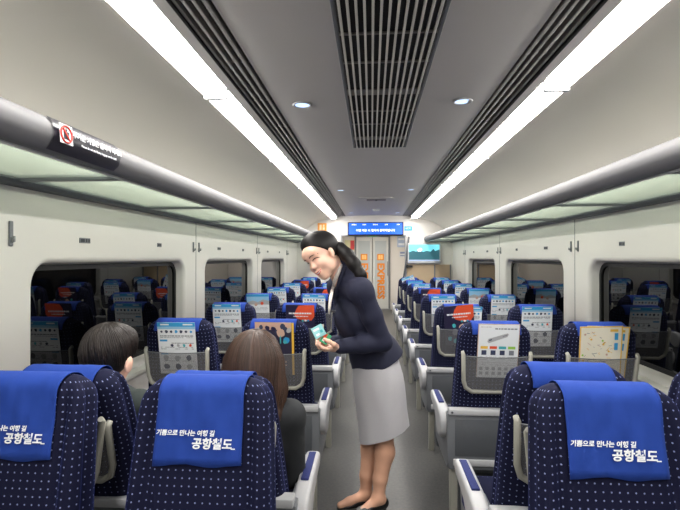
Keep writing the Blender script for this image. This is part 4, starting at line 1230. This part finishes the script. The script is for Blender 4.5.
# ---- seated passengers (row back to back with the camera-facing one)
def seated(lab, head_c, hip, yaw, pitch, kb, top_m, leg_m, hairstyle):
    root = empty('person', (hip.x, hip.y, 0)); tag(root, lab, 'person')
    f = Vector((math.sin(-yaw), math.cos(yaw), 0)); l = Vector((-f.y, f.x, 0)); Z = Vector((0, 0, 1))
    H = Head(head_c, math.atan2(f.y, f.x), pitch, 0, kb)
    nb = H.p(-.03, 0, -.06) + Vector((0, -.012, -.085 * kb))
    sp = (nb - hip).normalized(); fw = (f - sp * f.dot(sp)).normalized(); ax = (fw, l, sp)
    Ls = (nb - hip).length; w = (.150 if hairstyle == 'long' else .165) * kb
    ls, rs = nb + l * w - sp * .055, nb - l * w - sp * .055
    B = Field(); H.skull(B); B.cap(nb - sp * .03, H.p(-.028, 0, -.055), .052 * kb, .048 * kb, .03)
    J = Field()
    for Fd, g in ((B, 0), (J, .015)):
        Fd.ell(hip + sp * .05, (.11 * kb + g, .155 * kb + g, .12), ax, .04); Fd.ell(hip + sp * Ls * .45, (.095 * kb + g, .125 * kb + g, .14), ax, .05); Fd.ell(hip + sp * Ls * .72, (.105 * kb + g, .145 * kb + g, .13), ax, .05)
        Fd.cap(ls, rs, .045 + g, .045 + g, .04)
        for q, s_ in ((1, ls), (-1, rs)):
            e = s_ + f * .06 + l * q * .005 - Z * .25 * kb; wr = hip + f * .26 + l * q * .03 + Z * .10
            Fd.cap(s_, e, .044 * kb + g, .035 * kb + g, .03); Fd.cap(e, wr + (e - wr).normalized() * (.03 if g else 0), .035 * kb + g, .024 * kb + g * .8, .02)
            if not g: hand(B, wr, f * .9 - l * q * .3 - Z * .1, -Z, q, [.25, .28, .3, .32], .95 * kb)
    Tm = Field()
    for q in (1, -1):
        h_ = hip + l * q * .085; k_ = hip + f * .40 * kb + l * q * .10 + Z * .02; a_ = k_ + f * .02; a_.z = .085
        B.cap(h_, k_, .078 * kb, .055 * kb, .03); B.chain([k_, k_ + (a_ - k_) * .35 - f * .012, a_], [.052 * kb, .05 * kb, .034 * kb], .02)
        to = a_ + f * .15; to.z = .03; B.cap(a_ + Vector((0, 0, -.035)), to, .036, .026, .02)
        Tm.cap(h_, k_, .092 * kb, .068 * kb, .03); Tm.chain([k_, a_ + Z * .02], [.066 * kb, .055 * kb], .02)
        Sx = Field(); Sx.cap(a_ + Vector((0, 0, -.04)) - f * .03, to, .044, .036, .02); Sx.cut(-Z, Vector((0, 0, .002)))
        link('shoe', Sx.mesh('shoe', SHOE, .006), root)
    Tm.ell(hip, (.125 * kb, .17 * kb, .10), ax, .04)
    if hairstyle == 'short':
        for q in (-1, 1): B.ell(H.p(-.008, q * .094 / .96, -.034), (.020, .010, .034), H.axes, .006); B.ell(H.p(-.004, q * .085, -.03), (.014, .02, .02), H.axes, .01)
    body = link('body', B.mesh('body', SKIN, .005), root); H.face(B, body)
    J.cap(nb - sp * .05, nb + sp * .0, .062 * kb, .055 * kb, .02)
    link('shirt', J.mesh('shirt', top_m, .006), root); link('trousers', Tm.mesh('trousers', leg_m, .006), root)
    hb = Field(); k = kb
    if hairstyle == 'long':
        hb.ell(H.p(-.012, 0, .036), (.112 * k, .100 * k, .098 * k), H.axes, .02)
        hb.ell(H.p(-.045, 0, -.02), (.084 * k, .104 * k, .115 * k), H.axes, .04)
        for q in (-1, 1): hb.chain([H.p(-.03, q * .068, .0), H.p(-.035, q * .086, -.09), H.p(-.045, q * .088, -.19), H.p(-.055, q * .070, -.27)], [.048 * k, .044 * k, .040 * k, .016], .03)
        hb.chain([H.p(-.07, 0, -.02), H.p(-.085, 0, -.12), H.p(-.085, 0, -.24)], [.06 * k, .055 * k, .02], .04)
        hb.cut(H.F * .97 - H.U * .25, H.p(.052, 0, .03)); mh = HAIRB
    else:
        hb.ell(H.p(-.014, 0, .038), (.114 * k, .102 * k, .098 * k), H.axes, .02)
        hb.ell(H.p(-.042, 0, -.010), (.082 * k, .094 * k, .090 * k), H.axes, .03)
        hb.ell(H.p(.045, 0, .075), (.055 * k, .065 * k, .045 * k), H.axes, .03)
        hb.cut(H.F * .80 - H.U * .60, H.p(.052, 0, .020)); hb.cut(-H.U + H.F * .3, H.p(-.03, 0, -.098)); mh = HAIRK
    hair = link('hair', hb.mesh('hair', mh, .004), root)
    # strands that break up the crown
    rr = random.Random(7); m = MB()
    base = (58, 40, 31) if hairstyle == 'long' else (36, 28, 25)
    tones = [mat('hair_tone_%s_%d' % (hairstyle, i), tuple(int(c * g) for c in base), .45, noise=.1, spec=.4) for i, g in enumerate((.78, .92, 1.06, 1.22))]
    for i in range(320):
        az = rr.uniform(0, 2 * math.pi); pts = []; tw = 0 if hairstyle == 'long' else .5
        end = 1.9 if hairstyle == 'long' else rr.uniform(1.2, 2.0)
        for t in (0, .08, .17, .27, .38, .5, .6, .7, .8, .9, 1):
            th = rr.uniform(.04, .2) * (t == 0) + (min(t * 2, 1) * 1.57 if tw == 0 else t * end)
            drop = .26 * max(0, t - .5) / .5 if tw == 0 else 0.
            a2 = az + tw * t
            d_ = (H.U * math.cos(th) + (H.F * math.cos(a2) + H.L * math.sin(a2)) * math.sin(th))
            d_ = (d_ - H.F * .25 * (1 - t)).normalized()
            o = H.p(-.015 - drop * .15, 0, .035 - .03 * t - drop)
            ts = np.linspace(.17, .02, 150); v = hb.value(np.array([list(o + d_ * x) for x in ts])); j = int(np.argmax(v < 0))
            if j == 0: break
            pts.append(o + d_ * (ts[j] + .0010))
        if len(pts) >= 3: m.tube(pts, [.0008] + [.0022] * (len(pts) - 2) + [.0008], 5, mi=rr.randrange(4))
    m.build('hair_strands', tones, hair)
    settle(root)
    return root
seated('person with long dark brown hair in a charcoal top, seated next to the aisle', Vector((-.505, 1.80, 1.032)), Vector((-.565, 1.83, .535)), R(0), R(8), 1.0,
       mat('charcoal_knit', (38, 40, 43), .85, noise=.1, nscale=120), mat('black_trousers', (24, 25, 30), .8, noise=.1), 'long')
seated('person with short dark hair seated by the window on the left', Vector((-1.10, 1.80, 1.056)), Vector((-1.10, 1.86, .60)), R(-10), R(10), .96,
       mat('dark_green_shirt', (44, 52, 50), .85, noise=.1), mat('denim_trousers', (40, 50, 78), .8, noise=.15), 'short')
